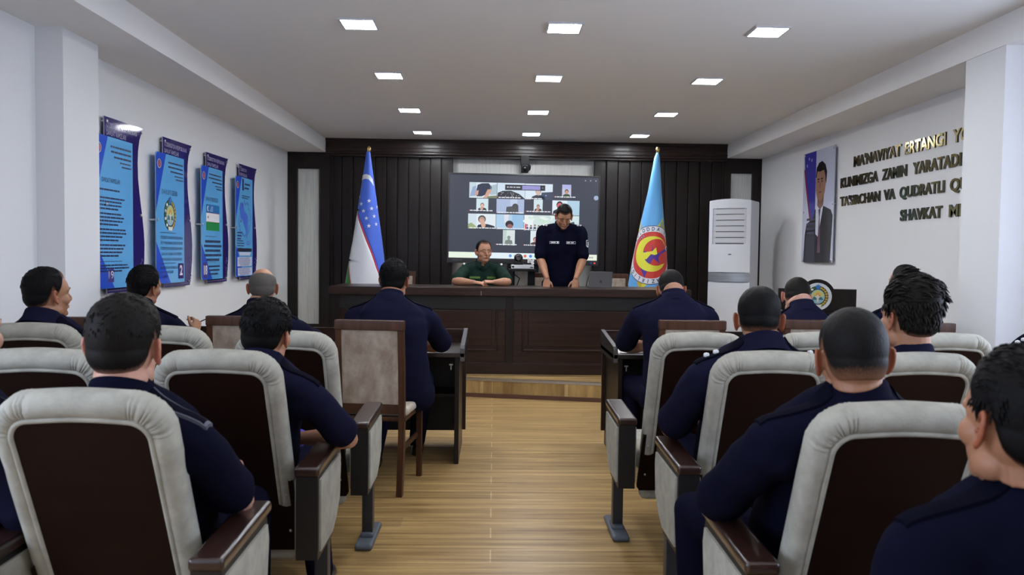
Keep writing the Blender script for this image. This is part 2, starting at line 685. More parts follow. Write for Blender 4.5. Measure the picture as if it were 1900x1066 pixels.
for k, (a, b) in enumerate(((-dx + .18, -.13), (.12, dx - .18))):
    m = M()
    w = .02
    z0, z1 = .235, .70
    for (x0, x1, y0, y1) in ((a, b, z0, z0 + w), (a, b, z1 - w, z1), (a, a + w, z0, z1), (b - w, b, z0, z1)):
        m.box((x0, .012, y0), (x1, .035, y1), WOODH, bev=.006)
    m.box((a + .06, .022, z0 + .05), (b - .06, .035, z1 - .05), WOODH, bev=.008)
    m.obj('panel_moulding', r, 30)
for sx in (-1, 1):
    m = M()
    m.box((sx * dx - (.03 if sx > 0 else 0), .0, 0), (sx * dx + (.03 if sx < 0 else 0), .66, .845), WOODD)
    m.obj('side_panel', r)

# ------------------------------------------------------------------ audience desks
DESKTOP = mat('desk_top_wood', (0.021, 0.010, 0.008, 1), 0.35, noise_amt=0.5, noise_scale=(2, 22, 22), coat=0.3)
EDGE = mat('desk_lip_grey', (0.085, 0.08, 0.09, 1), 0.35, coat=0.3)


def audience_desk(x0, x1, end, label):
    r = tag(empty('audience_desk', ((x0 + x1) / 2, 5.55, 0)), label, 'desk', 'dark desks before the stage')
    h = (x1 - x0) / 2
    m = M()
    m.box((-h, -.32, .715), (h, .33, .745), DESKTOP, bev=.003)
    m.obj('desktop', r, 30)
    m = M()
    m.box((-h + .01, .30, .10), (h - .01, .33, .845), WOODH, bev=.003)
    m.obj('front_board', r, 30)
    for sx in (-1, 1):
        m = M()
        xa = sx * h
        xi = xa - sx * .028
        lo, hi = min(xa, xi), max(xa, xi)
        m.prism([(-.32, .69), (.33, .69), (.33, .85), (-.30, .795), (-.32, .775)],
                lambda y, z: (hi, y, z), lambda y, z: (lo, y, z), BLACKW, EDGE)
        m.obj('side_lip', r)
        m = M()
        xb = xa - sx * .035
        m.box((min(xb, xb - sx * .03), -.30, 0), (max(xb, xb - sx * .03), .31, .715), WOODD, bev=.003)
        m.obj('side_panel', r, 30)
        m = M()
        bx = xa - sx * .09
        m.box((bx - .012, -.298, .66), (bx + .012, -.285, .668), STEEL)
        m.box((bx - .003, -.298, .63), (bx + .003, -.29, .664), STEEL)
        m.obj('bracket', r)
    m = M()
    m.box((-h + .07, -.02, .40), (h - .07, .30, .42), BLACKW)
    m.box((-h + .07, .27, .10), (h - .07, .298, .70), BLACKW)
    m.obj('under_shelf', r)
    return r


audience_desk(-2.60, -0.185, 1, 'dark wooden audience desk on the left below the blue wall boards')
audience_desk(0.80, 3.20, -1, 'dark wooden audience desk on the right before the white air conditioner and lectern')


def sheet(name, x, y, z, w, d, rz, label, group=None):
    m = M()
    m.box((-w / 2, -d / 2, 0), (w / 2, d / 2, .004), PAPER)
    o = m.obj(name)
    o.location = (x, y, z)
    o.rotation_euler = (0, 0, rz)
    return tag(o, label, 'paper', group)


sheet('paper_sheet', 0.945, 5.36, .7455, .21, .297, -.06, 'white paper sheet at the aisle end of the right audience desk')
sheet('paper_sheet', -1.80, 5.40, .7455, .21, .297, .1, 'white paper sheet on the left audience desk under the hand with a pen')


# ------------------------------------------------------------------ banquet chairs
def make_banquet():
    r = empty('banquet_chair')
    w = .20
    for sx in (-1, 1):
        m = M()
        x = sx * (w - .017)
        pr = []
        for (y, z) in ((-.035, 0), (.0, .25), (.012, .45), (.0, .72), (-.03, 1.0)):
            pr.append((x, y, z))
        rail_loft(m, pr, .017, .02, WOODC)
        m.obj('rear_leg', r, 40)
        m = M()
        m.box((x * 1.08 - .017, .385, 0), (x * 1.08 + .017, .42, .43), WOODC, bev=.004)
        m.obj('front_leg', r, 40)
        m = M()
        m.box((x - .009, .01, .25), (x * 1.0 + .009, .40, .28), WOODC, bev=.003)
        m.obj('stretcher', r, 40)
    m = M()
    m.box((-w - .004, -.052, .955), (w + .004, -.004, 1.012), WOODC, bev=.006)
    m.obj('top_rail', r, 40)
    m = M()
    m.box((-w + .03, -.006, .47), (w - .03, .022, .525), WOODC, bev=.004)
    m.obj('lower_rail', r, 40)
    m = M()

    def fb(off):
        def f(u, v):
            z = .52 + .44 * v
            y = .012 - .042 * max(0, (z - .5)) / .5 + off
            return Vector((-w + .032 + (2 * w - .064) * u, y, z))
        return f
    m.grid(fb(-.012), 6, 8, BEIGE)
    m.grid(lambda u, v: fb(.03)(1 - u, v), 6, 8, BEIGE)
    m.obj('back_upholstery', r, 60)
    m = M()
    m.box((-.205, -.0, .425), (.205, .43, .45), WOODC, bev=.004)
    m.obj('seat_frame', r, 40)
    m = M()
    m.box((-.215, .02, .45), (.215, .45, .505), CREAM2, bev=.022, seg=3)
    m.obj('seat', r, 60)
    return r


def rail_loft(m, pts, a, b, mt):
    v, f = [], []
    for p in pts:
        for (dx, dy) in ((-a, -b), (a, -b), (a, b), (-a, b)):
            v.append((p[0] + dx, p[1] + dy, p[2]))
    n = len(pts)
    for j in range(n - 1):
        for i in range(4):
            f.append([j * 4 + i, j * 4 + (i + 1) % 4, (j + 1) * 4 + (i + 1) % 4, (j + 1) * 4 + i])
    f.append([3, 2, 1, 0])
    f.append([(n - 1) * 4 + i for i in range(4)])
    m.add(v, f, mt)


CREAM2 = mat('cream_seat_fabric', (0.46, 0.42, 0.36, 1), 0.85, noise_amt=0.35, noise_scale=(22, 22, 22), col2=(0.45, 0.38, 0.30, 1), bump=0.15)
b0 = make_banquet()
bq = [(-2.262, 4.62, 0, 0.0, 'banquet chair with beige back, farthest left, under the officer below the second wall board'),
      (-1.502, 4.80, 0, 0.0, 'banquet chair with beige back, behind the balding grey-haired officer'),
      (-0.703, 4.60, 0, -0.13, 'tall walnut banquet chair with mottled beige back at the left of the aisle'),
      (1.211, 4.83, 0, -0.02, 'banquet chair with beige back, at the aisle end of the right desk'),
      (2.02, 4.95, 0, 0.0, 'banquet chair with beige back, before the lectern'),
      (2.612, 4.81, 0, 0.05, 'banquet chair with beige back, farthest right at the right desk by the wall pier')]
for i, (x, y, z, a, lb) in enumerate(bq):
    o = b0 if i == 0 else copy_tree(b0)
    o.location = (x, y, z)
    o.rotation_euler = (0, 0, a)
    tag(o, lb, 'chair', 'banquet chairs at the audience desks')
for x, lb in ((-1.09, 'banquet chair behind the presidium desk, left of the seated green officer'),
              (0.605, 'banquet chair behind the presidium desk, behind the standing officer'),
              (1.34, 'banquet chair behind the presidium desk, behind the open laptop')):
    o = copy_tree(b0)
    o.location = (x, 9.08, STG)
    o.rotation_euler = (0, 0, pi)
    tag(o, lb, 'chair', 'banquet chairs behind the presidium desk')
o = copy_tree(b0)
o.location = (-0.17, 9.22, STG)
o.rotation_euler = (0, 0, pi)
o.scale = (1, 1, .86)
tag(o, 'banquet chair under the seated officer in green', 'chair', 'banquet chairs behind the presidium desk')

# ------------------------------------------------------------------ auditorium seats
TILT = .42
ZT = 1.037
tn = math.hypot(1, TILT)
NB = Vector((0, -1 / tn, -TILT / tn))      # outward normal of the back (to the rear)


def bp(u, z, d):
    """point on the reclined back: u sideways, z height, d distance to the rear of the back plane"""
    return Vector((u, TILT * (ZT - z), z)) + NB * d


def back_outline(hw, ztop, zbot, rad, nc=22, wr=0.0):
    pts = [(-hw, zbot)]
    n = 10
    for i in range(n):
        pts.append((-hw, zbot + (ztop - rad - zbot) * (i + 1) / (n + 1)))
    for i in range(nc + 1):
        a = pi - (pi / 2) * i / nc
        pts.append((-hw + rad + rad * math.cos(a), ztop - rad + rad * math.sin(a)))
    for i in range(n):
        u = (i + 1) / (n + 1)
        pts.append((-hw + rad + (2 * hw - 2 * rad) * u, ztop + .006 * math.sin(pi * u)))
    for i in range(nc + 1):
        a = pi / 2 - (pi / 2) * i / nc
        pts.append((hw - rad + rad * math.cos(a), ztop - rad + rad * math.sin(a)))
    for i in range(n):
        pts.append((hw, ztop - rad - (ztop - rad - zbot) * (i + 1) / (n + 1)))
    pts.append((hw, zbot))
    return pts


def make_theatre(side):
    """side = +1: armrest stands on the right (left block), -1: on the left"""
    r = empty('theatre_seat')
    # cushion: padded rim with gathers at the corners
    m = M()
    N_ = 22
    rings = []
    for (ins, d, g) in ((.056, .004, .0), (.050, .014, .2), (.030, .020, .9), (.010, .012, 1.0), (.0, -.012, .9), (.002, -.045, .4), (.03, -.072, .0)):
        o_ = back_outline(.2225 - ins, ZT - ins, .45 + (.0 if ins < .04 else .0), max(.02, .100 - ins), 40)
        ring = []
        for k, (u, z) in enumerate(o_):
            c = 0.0
            # gathers: radial folds at the rounded corners
            kk = k if k < len(o_) / 2 else len(o_) - 1 - k
            t = (kk - 11) / 40.0
            if -0.15 < t < 1.2:
                en = max(0, min(1, min((t + .15) / .2, (1.2 - t) / .2)))
                c = -.0065 * en * g * (0.5 + 0.5 * math.sin(t * 58 + 1.7 * math.sin(t * 21))) ** 3
            ring.append(bp(u, z, d + c))
        rings.append(ring)
    n = len(rings[0])
    v = [p for ring in rings for p in ring]
    f = []
    for j in range(len(rings) - 1):
        for i in range(n - 1):
            f.append([j * n + i, j * n + i + 1, (j + 1) * n + i + 1, (j + 1) * n + i])
    f.append(list(range((len(rings) - 1) * n, len(rings) * n)))
    m.add(v, f, CREAM)
    cu = m.obj('back_cushion', r, 70)
    m = M()
    po = back_outline(.2225 - .052, ZT - .054, .46, .052, 12)
    m.tube([bp(u, z, .012) for u, z in po], [.0075] * len(po), CREAM, n=8, hint=(1, 0, 0))
    m.obj('piping', cu, 70)
    # wooden shell
    m = M()
    po = back_outline(.1675, ZT - .060, .60, .048, 12)
    lower = [(.1675, .60), (.182, .585), (.222, .545), (.228, .27), (.215, .25), (-.215, .25), (-.228, .27), (-.222, .545), (-.182, .585), (-.1675, .60)]
    out = [p for p in po if p[1] > .601] + lower
    m.prism(out, lambda u, z: bp(u, z, .014), lambda u, z: bp(u, z, -.004), WOODR)
    sh = m.obj('back_panel', r)
    for sx in (-1, 1):
        for z in (.50, .34):
            m = M()
            p = bp(sx * .195, z, .015)
            m.ell(p, (.006, .006, .006), STEEL, None, 8, 6)
            m.obj('bolt', sh, 180)
    m = M()
    m.box((-.205, .33, .19), (.205, .42, .42), CREAM, bev=.03, seg=3)
    m.box((-.225, .34, .33), (.225, .80, .45), CREAM, bev=.035, seg=3)
    m.obj('seat', r, 60)
    # armrest unit
    xa = side * .305
    a0 = .10
    m = M()
    lo, hi = xa - .045, xa + .045

    def pr(y, z):
        return (lo, y, z)

    def pq(y, z):
        return (hi, y, z)
    m.box((lo, a0, .600), (hi, a0 + .44, .636), WOODARM, bev=.012, seg=3, rot=Matrix.Rotation(.03, 3, 'X'), piv=(xa, a0, .62))
    m.obj('armrest', r, 40)
    m = M()
    q = [(a0 + .008, .300), (a0 + .008, .605), (a0 + .40, .615), (a0 + .42, .55), (a0 + .40, .40), (a0 + .33, .335), (a0 + .25, .30)]
    m.prism(q, lambda y, z: (hi - .006, y, z), lambda y, z: (lo + .006, y, z), BLACKW)
    ab = m.obj('arm_box', r)
    qi = [(a0 + .03, .325), (a0 + .03, .585), (a0 + .385, .592), (a0 + .398, .545), (a0 + .378, .42), (a0 + .315, .362), (a0 + .24, .325)]
    for sx in (1, -1):
        m = M()
        xo = hi - .006 if sx > 0 else lo + .006
        m.prism(qi, lambda y, z: (xo + sx * .008, y, z), lambda y, z: (xo - sx * .002, y, z), CREAM)
        m.obj('fabric_inset', ab)
    m = M()
    m.box((xa - .026, a0 + .245, .02), (xa + .026, a0 + .30, .32), DSTEEL, bev=.005)
    m.obj('post', r, 40)
    m = M()
    m.box((xa - .042, a0 + .12, 0), (xa + .042, a0 + .46, .03), FOOTM, bev=.014, seg=3)
    m.box((xa - .032, a0 + .22, .02), (xa + .032, a0 + .325, .05), FOOTM, bev=.012, seg=2)
    m.obj('foot', r, 40)
    return r


TL, TR_ = make_theatre(1), make_theatre(-1)
used = {1: False, -1: False}


def theatre(side, x, y, label, arm=None, rz=0.0):
    """y = depth of the top edge of the back"""
    src = TL if side > 0 else TR_
    o = copy_tree(src) if used[side] else src
    used[side] = True
    o.location = (x, y, 0)
    o.rotation_euler = (0, 0, rz)
    if arm is not None:           # some seats recline more than others: the standard stays on its line
        for ch in o.children:
            if ch.name.split('.')[0] in ('armrest', 'arm_box', 'post', 'foot'):
                ch.location = (0, arm, 0)
    return tag(o, label, 'theatre seat', 'auditorium seats with cream cushions')


theatre(1, -1.012, 1.94, 'theatre seat with cream rim and dark panel, nearest in the left block', arm=-.08)
theatre(1, -1.60, 1.96, 'theatre seat nearest the camera, second from the aisle in the left block', arm=-.06)
theatre(1, -0.960, 2.745, 'theatre seat left of the aisle, second row, under the officer leaning on its armrest', arm=-.04)
theatre(1, -1.561, 2.735, 'cream-rimmed theatre seat at the left photo edge, second row, empty', arm=0)
theatre(1, -0.902, 3.43, 'empty cream-rimmed theatre seat right behind the tall beige banquet chair', arm=.04)
theatre(1, -1.508, 3.60, 'empty cream-rimmed theatre seat left of the one behind the tall banquet chair', arm=-.05)
theatre(1, -2.13, 3.68, 'cream-rimmed theatre seat under the young man looking right by the left wall', arm=-.05)
theatre(-1, 0.990, 1.85, 'cream-rimmed theatre seat in the right foreground, under the close-cropped broad officer', arm=0)
theatre(-1, 1.030, 2.86, 'cream-rimmed theatre seat on the right of the aisle, second row, with an officer in it', arm=-.10)
theatre(-1, 1.585, 2.86, 'cream-rimmed theatre seat under the young man with wavy hair', arm=-.10)
theatre(-1, 0.944, 3.55, 'empty cream-rimmed theatre seat on the right of the aisle, front row of seats', arm=.05)
theatre(-1, 1.522, 3.61, 'empty cream-rimmed theatre seat, second from the aisle in the front right row of seats', arm=0)
theatre(-1, 1.03, 0.94, 'theatre seat under the large officer at the right photo edge', arm=0)
theatre(-1, 2.740, 3.66, 'theatre seat under the officer cut by the right photo edge', arm=0)
theatre(-1, 2.13, 3.64, 'empty cream-rimmed theatre seat, third from the aisle in the front right row of seats', arm=0)

# ------------------------------------------------------------------ state emblem (ring of wheat and cotton, sun over hills, star)
def emblem(m, mp, cx, cz, rx, rz, off=0.0, ring=None):
    """mp(a, z, d) maps the flat design to 3D; d is the height above the surface"""
    def plate(pts, d, mt):
        m.prism(pts, lambda a, z: mp(a, z, off + d), lambda a, z: mp(a, z, off - .0005), mt)

    def el(k, n=36, dz=0.0, k2=None):
        return [(cx + rx * k * math.cos(2 * pi * i / n), cz + dz + rz * (k2 or k) * math.sin(2 * pi * i / n)) for i in range(n)]
    if ring:
        plate(el(1.25), .001, ring)
    plate(el(1.0), .0015, P(28, 44, 40))
    plate(el(.66), .002, P(150, 190, 205))
    plate([(cx + rx * .6 * math.cos(a), cz - rz * .02 + rz * .6 * math.sin(a)) for a in [pi * i / 16 for i in range(17)]], .0025, P(205, 200, 120))
    plate([(cx - rx * .55, cz - rz * .3), (cx - rx * .3, cz + .12 * rz), (cx - .1 * rx, cz - .1 * rz), (cx + .15 * rx, cz + .2 * rz), (cx + .55 * rx, cz - rz * .3)], .003, P(60, 110, 120))
    plate(disc(cx, cz + rz * .18, min(rx, rz) * .2, 16), .0033, P(226, 160, 60))
    # bird with raised wings
    plate([(cx - .05 * rx, cz - .5 * rz), (cx + .05 * rx, cz - .5 * rz), (cx + .12 * rx, cz - .1 * rz), (cx + .5 * rx, cz + .1 * rz), (cx + .15 * rx, cz + .02 * rz), (cx, cz + .22 * rz),
           (cx - .15 * rx, cz + .02 * rz), (cx - .5 * rx, cz + .1 * rz), (cx - .12 * rx, cz - .1 * rz)], .0038, P(215, 215, 200))
    for i in range(9):                      # wheat on the right, cotton on the left, with ribbon bands
        for sx in (1, -1):
            a = -1.15 + i * .29
            ux, uz = cx + sx * rx * .84 * math.cos(a), cz + rz * .84 * math.sin(a)
            mt = P(190, 160, 60) if sx > 0 else (P(235, 235, 225) if i % 2 else P(60, 110, 50))
            plate([(ux + rx * .13 * math.cos(t), uz + rz * .1 * math.sin(t)) for t in [2 * pi * q / 10 for q in range(10)]], .003, mt)
    plate([(cx - rx * .3, cz - rz * .98), (cx + rx * .3, cz - rz * .98), (cx + rx * .36, cz - rz * .74), (cx - rx * .36, cz - rz * .74)], .004, P(225, 230, 225))
    plate(star(cx, cz + rz * .9, min(rx, rz) * .3, min(rx, rz) * .16, 8), .004, P(60, 120, 190))


# ------------------------------------------------------------------ wall boards on the left wall
NAVYB = mat('navy_gloss_board', srgb(44, 34, 104), 0.07)
LBLUE = mat('light_blue_print', srgb(98, 172, 228), 0.12)
MBLUE = mat('mid_blue_print', srgb(44, 84, 205), 0.12)
DBLUE = mat('print_ink', srgb(28, 42, 84), 0.4)
ORN = mat('ornament_ink', srgb(20, 16, 40), 0.4)
GREYW = mat('pale_header_ink', srgb(178, 172, 200), 0.4)


def wall_board(y0, kind, label):
    r = tag(empty('wall_board', (XL, y0, 1.1)), label, 'wall board', 'blue information boards on the left wall')
    m = M()
    # wavy backboard: local a along the wall (+Y), z up
    prof = [(0.60, 1.195), (.57, 1.165), (.53, 1.10), (.508, 1.02), (.50, .93), (.505, .82), (.525, .72), (.55, .62), (.575, .53), (.596, .43), (.605, .34), (.60, .22), (.58, .12), (.545, .0)]
    out = [(0, 1.19)] + prof + [(.02, .0)]
    m.prism(out, lambda a, z: (.034, a, z), lambda a, z: (.028, a, z), NAVYB, GREYW)
    bb = m.obj('backboard', r)
    hd = {1: ("O'ZBEKISTON RESPUBLIKASI", "DAVLAT RAMZLARI"), 2: ("O'ZBEKISTON RESPUBLIKASI", "DAVLAT RAMZLARI"),
          3: ("O'ZBEKISTON RESPUBLIKASI", "DAVLAT RAMZLARI"), 4: ("O'ZBEKISTON", "RESPUBLIKASI")}[kind]
    m = M()
    for t, zz in zip(hd, (1.122, 1.07)):
        v, f = text_geo(t, .048, lambda a, z: (.0348, .03 + a, zz + z), width=.02 * len(t) * 0.95)
        m.add(v, f, GREYW)
    m.obj('header_lettering', bb)
    m = M()
    for i in range(26):
        a = .03 + i * .0205
        if a < .535:
            m.prism(star(a, .016, .011, .005, 4, 0), lambda q, z: (.0352, q, z), lambda q, z: (.0338, q, z), P(120, 112, 150))
    for i in range(40):
        a, z = .52 + random.random() * .06, .03 + random.random() * .2
        m.prism(star(a, z, .008, .004, 4, 0), lambda q, zz: (.0352, q, zz), lambda q, zz: (.0338, q, zz), P(96, 88, 130))
    m.obj('ornament', bb)
    # light panel in front
    x = .062
    pa, pb, z0, z1 = -.20, .355, .035, 1.053

    def rr(a0, a1, b0, b1, rad, n=6):
        q = []
        for (cx, cy, t) in ((a0 + rad, b0 + rad, pi), (a1 - .002, b0 + .002, 1.5 * pi), (a1 - .002, b1 - .002, 0), (a0 + rad, b1 - rad, pi / 2)):
            rd = rad if cx < a1 - .01 else .002
            for i in range(n + 1):
                q.append((cx + rd * math.cos(t + pi / 2 * i / n), cy + rd * math.sin(t + pi / 2 * i / n)))
        return q
    m = M()
    m.prism(rr(pa, pb, z0, z1, .03), lambda a, z: (x, a, z), lambda a, z: (x - .006, a, z), LBLUE, P(150, 170, 200))

    def flat(pts, mt, d=.0006):
        m.prism(pts, lambda a, z: (x + d, a, z), lambda a, z: (x - .001, a, z), mt)
    flat([(pa + .001, z1 - .03), (pa + .03, z1 - .001), (pa + .19, z1 - .001), (pa + .001, .60)], MBLUE)
    flat([(pa + .001, .36), (pa + .001, z0 + .03), (pa + .03, z0 + .001), (pa + .27, z0 + .001)], MBLUE)
    fp = m.obj('front_panel', r)
    m = M()

    def mp(a, z, d):
        return Vector((x + .0006 + d, a, z))
    # round badge top left
    for k, mt in ((.036, P(205, 190, 150)), (.030, P(60, 60, 120)), (.018, P(190, 60, 60))):
        m.prism(disc(pa + .062, .965, k, 24), lambda a, z: mp(a, z, .0012 + (.04 - k) * .03), lambda a, z: mp(a, z, 0), mt)
    m.obj('badge', fp)
    m = M()

    def txt(t, size, a, z, w=None, al='LEFT', mt=DBLUE, b=.0):
        v, f = text_geo(t, size, lambda q, zz: (x + .0014, a + q, z + zz), width=w, align=al, bold=b)
        m.add(v, f, mt)

    def lines(n, a, z, w, dz, h=.013, al='L', mt=DBLUE):
        """worn, illegible small print: runs of word-long dashes"""
        for i in range(n):
            wd = w * (0.80 + .2 * random.random()) if i < n - 1 else w * .7
            st = {'L': 0, 'C': (w - wd) / 2, 'R': w - wd}[al]
            q = 0
            while q < wd:
                k = min(.02 + random.random() * .05, wd - q)
                aa = a + st + q
                m.prism([(aa, z - i * dz), (aa + k, z - i * dz), (aa + k, z - i * dz + h), (aa, z - i * dz + h)],
                        lambda u, zz: (x + .0013, u, zz), lambda u, zz: (x, u, zz), mt)
                q += k + .008
    c = (pa + pb) / 2
    if kind in (1, 2, 3):
        lines(3, pa + .17, .985, .36, .034, .013, 'R')
        lines(2, pa + .33, .888, .20, .026, .010, 'R')
    if kind == 1:
        txt('DAVLAT RAMZLARI', .045, pa + .10, .745, .26)
        lines(1, pa + .03, .69, .46, .02, .012)
        for zz in (.635, .53, .425, .32):
            lines(4, pa + .05, zz, .40, .024, .012)
        lines(1, pa + .02, .215, .52, .02, .004)
        lines(3, pa + .02, .185, .52, .02, .011)
        flat([(pa + .18, .075), (pa + .26, .075), (pa + .26, .175), (pa + .18, .175)], P(70, 60, 140), .001)
        txt('19', .075, pa + .185, .10, .07, mt=P(225, 220, 235))
    if kind == 2:
        txt('DAVLAT GERBI', .055, c - .02, .735, .30, 'CENTER')
        lines(1, pa + .07, .432, .44, .02, .005)
        for i, t in enumerate(("O'ZBEKISTON RESPUBLIKASINING", "OLIY MAJLISINING QARORI BILAN", "O'ZBEKISTON RESPUBLIKASINING", "DAVLAT GERBI TO'G'RISIDA", "QONUNI BILAN TASDIQLANGAN")):
            txt(t, .034, c + .02, .385 - i * .043, .44 - .04 * (i > 2), 'CENTER')
        lines(1, pa + .07, .192, .43, .02, .005)
        for i, t in enumerate(("O'ZBEKISTON RESPUBLIKASI", "DAVLAT RAMZLARI", "TO'G'RISIDA")):
            txt(t, .032, pa + .07, .148 - i * .034, .36 - .11 * i)
        m.prism([(pb - .13, .065), (pb - .02, .065), (pb - .02, .19), (pb - .13, .19)], lambda u, zz: (x + .002, u, zz), lambda u, zz: (x, u, zz), P(40, 30, 110))
        v, f = text_geo('2', .11, lambda q, zz: (x + .0025, pb - .105 + q, .095 + zz), width=.06, bold=.004)
        m.add(v, f, P(235, 225, 235))
        lines(1, pb - .10, .076, .05, .01, .008, mt=P(200, 190, 220))
    if kind == 3:
        txt("DAVLAT BAYROG'I", .055, c - .01, .745, .32, 'CENTER')
        fa, fb = pa + .12, pa + .46
        for (b0, b1, mt) in ((.64, .715, P(30, 110, 176)), (.56, .637, P(235, 235, 240)), (.48, .557, P(20, 140, 66))):
            m.prism([(fa, b0), (fb, b0), (fb, b1), (fa, b1)], lambda u, zz: (x + .0014, u, zz), lambda u, zz: (x, u, zz), mt)
        for b in (.557, .637):
            m.prism([(fa, b), (fb, b), (fb, b + .003), (fa, b + .003)], lambda u, zz: (x + .0015, u, zz), lambda u, zz: (x, u, zz), P(200, 60, 60))
        cr = disc(fa + .045, .677, .024, 20, 0.9, 2 * pi - .9) + disc(fa + .056, .677, .019, 20, 2 * pi - 1.1, 1.1)
        m.prism(cr, lambda u, zz: (x + .0018, u, zz), lambda u, zz: (x, u, zz), P(240, 240, 245))
        for rr_ in range(3):
            for k in range(3 + rr_):
                m.prism(star(fa + .13 - .018 * rr_ + k * .018, .694 - rr_ * .017, .007, .003), lambda u, zz: (x + .0018, u, zz), lambda u, zz: (x, u, zz), P(240, 240, 245))
        lines(1, pa + .10, .425, .40, .02, .004)
        lines(5, pa + .06, .37, .46, .042, .022, 'C')
        lines(1, pa + .10, .19, .38, .02, .004)
        m.prism([(pa + .04, .05), (pa + .15, .05), (pa + .15, .185), (pa + .04, .185)], lambda u, zz: (x + .002, u, zz), lambda u, zz: (x, u, zz), P(60, 50, 130))
        v, f = text_geo('18', .11, lambda q, zz: (x + .0025, pa + .052 + q, .085 + zz), width=.085, bold=.004)
        m.add(v, f, P(235, 225, 235))
        lines(3, pa + .18, .145, .34, .035, .016)
    if kind == 4:
        flat([(pa + .21, .92), (pa + .26, .92), (pa + .26, 1.04), (pa + .21, 1.04)], P(40, 36, 110), .001)
        lines(2, pa + .29, .98, .20, .04, .018)
        lines(2, pa + .20, .86, .28, .022, .010)
        # blotchy blue map with stars round it
        mpz = [(.08, .74), (.13, .80), (.20, .78), (.24, .70), (.33, .68), (.37, .60), (.33, .56), (.36, .50), (.30, .47), (.27, .53), (.22, .56), (.18, .62), (.12, .62), (.10, .68)]
        m.prism([(pa + .04 + a, z) for a, z in mpz], lambda u, zz: (x + .0015, u, zz), lambda u, zz: (x, u, zz), P(70, 110, 215))
        for i in range(30):
            t = 2 * pi * i / 30
            rr2 = .15 + .04 * random.random()
            m.prism(star(c + .02 + rr2 * 1.1 * math.cos(t), .62 + rr2 * math.sin(t), .012 + .006 * random.random(), .006, 4), lambda u, zz: (x + .0017, u, zz), lambda u, zz: (x, u, zz), P(52, 76, 176))
        lines(3, pa + .05, .475, .16, .03, .016)
        lines(4, pa + .05, .395, .22, .025, .010)
        lines(2, pa + .36, .385, .16, .025, .016, mt=P(66, 110, 200))
        flat([(pa + .05, .29), (pb - .03, .29), (pb - .03, .325), (pa + .05, .325)], P(24, 20, 50), .001)
        flat([(pa + .12, .25), (pb - .09, .25), (pb - .06, .285), (pa + .10, .285)], P(205, 210, 235), .001)
        flat([(pa + .05, .14), (pb - .03, .14), (pb - .03, .235), (pa + .05, .235)], P(205, 210, 235), .001)
        flat([(pa + .06, .045), (pb - .02, .045), (pb - .02, .125), (pa + .06, .125)], P(205, 210, 235), .001)
        lines(7, pa + .08, .222, .40, .0125, .006, 'C', P(90, 90, 130))
        lines(6, pa + .08, .113, .40, .0125, .006, 'C', P(90, 90, 130))
    m.obj('printing', fp)
    if kind == 2:
        m = M()
        emblem(m, mp, c - .015, .575, .115, .125)
        m.obj('emblem', fp)
    for (a, z) in ((.03, 1.16), (.56, 1.16), (.515, .035), (.54, .55)):
        m = M()
        m.T = Matrix.Translation((0, a, z)) @ Matrix.Rotation(pi / 2, 4, 'Y')
        m.lathe([(.008, 0), (.008, .034), (.011, .035), (.011, .042), (.006, .045)], STEEL, 14)
        m.obj('standoff', r, 40)
    for (a, z) in ((-.175, .53), (-.04, .6)):
        m = M()
        m.T = Matrix.Translation((0, a, z)) @ Matrix.Rotation(pi / 2, 4, 'Y')
        m.lathe([(.008, 0), (.008, .062), (.011, .063), (.011, .069), (.006, .071)], STEEL, 14)
        m.obj('standoff', r, 40)


wall_board(5.43, 1, 'blue wall board nearest on the left, cut by the white pier, with the number 19')
wall_board(6.375, 2, 'blue wall board with a round state emblem and the number 2')
wall_board(7.32, 3, 'blue wall board with a small blue, white and green flag and the number 18')
wall_board(8.26, 4, 'blue wall board with a blue map and white text blocks, nearest the dark wood')

# ------------------------------------------------------------------ portrait on the right wall
r = tag(empty('portrait_panel', (XR, 8.80, 1.352)), 'tall glossy portrait of a man in dark suit on the right wall', 'portrait')
m = M()


def pm(d):
    return lambda a, z: (-.036 - d, -a, z)


PG = mat('portrait_print_grey', srgb(196, 200, 222), 0.1, coat=0.7)


def pf(pts, mt, d):
    m.prism(pts, pm(d), pm(-.001), mt)


m.prism([(0, 0), (.81, 0), (.81, 1.19), (0, 1.19)], pm(0), pm(-.008), PG, P(150, 155, 165))
pf([(.02, 1.185), (.34, 1.185), (.34, .52), (.22, .42), (.06, .85)], P(58, 54, 150, .12), .0004)
pf([(.02, 1.0), (.06, .85), (.20, .44), (.24, .44), (.10, .86), (.05, 1.04)], P(120, 40, 70, .12), .0006)
pf([(.05, .0), (.75, .0), (.79, .48), (.74, .54), (.52, .60), (.34, .56), (.28, .46), (.12, .42), (.08, .3)], P(14, 13, 18, .12), .0008)
for zz in (.30, .35, .40, .45):
    pf([(.12, zz), (.34, zz), (.34, zz + .025), (.13, zz + .025)], P(62, 60, 84, .12), .001)
pf([(.10, .0), (.36, .0), (.34, .28), (.11, .28)], P(52, 54, 66, .12), .001)
pf([(.36, .60), (.56, .62), (.52, .50), (.44, .27), (.37, .30)], P(205, 210, 225, .12), .0012)
pf([(.43, .56), (.49, .56), (.47, .48), (.50, .10), (.42, .10), (.45, .48)], P(92, 64, 88, .12), .0014)
pf([(.40, .70), (.40, .60), (.47, .555), (.55, .60), (.56, .72)], P(126, 92, 78, .12), .0015)
pf([(.35, .86), (.355, .76), (.39, .68), (.46, .64), (.52, .66), (.58, .74), (.60, .84), (.59, .95), (.50, 1.0), (.40, .98), (.36, .93)], P(150, 112, 94, .12), .0017)
pf([(.345, .90), (.36, 1.0), (.42, 1.05), (.50, 1.06), (.58, 1.02), (.625, .94), (.61, .82), (.59, .90), (.55, .965), (.45, .955), (.38, .965), (.362, .90)], P(24, 20, 22, .12), .0019)
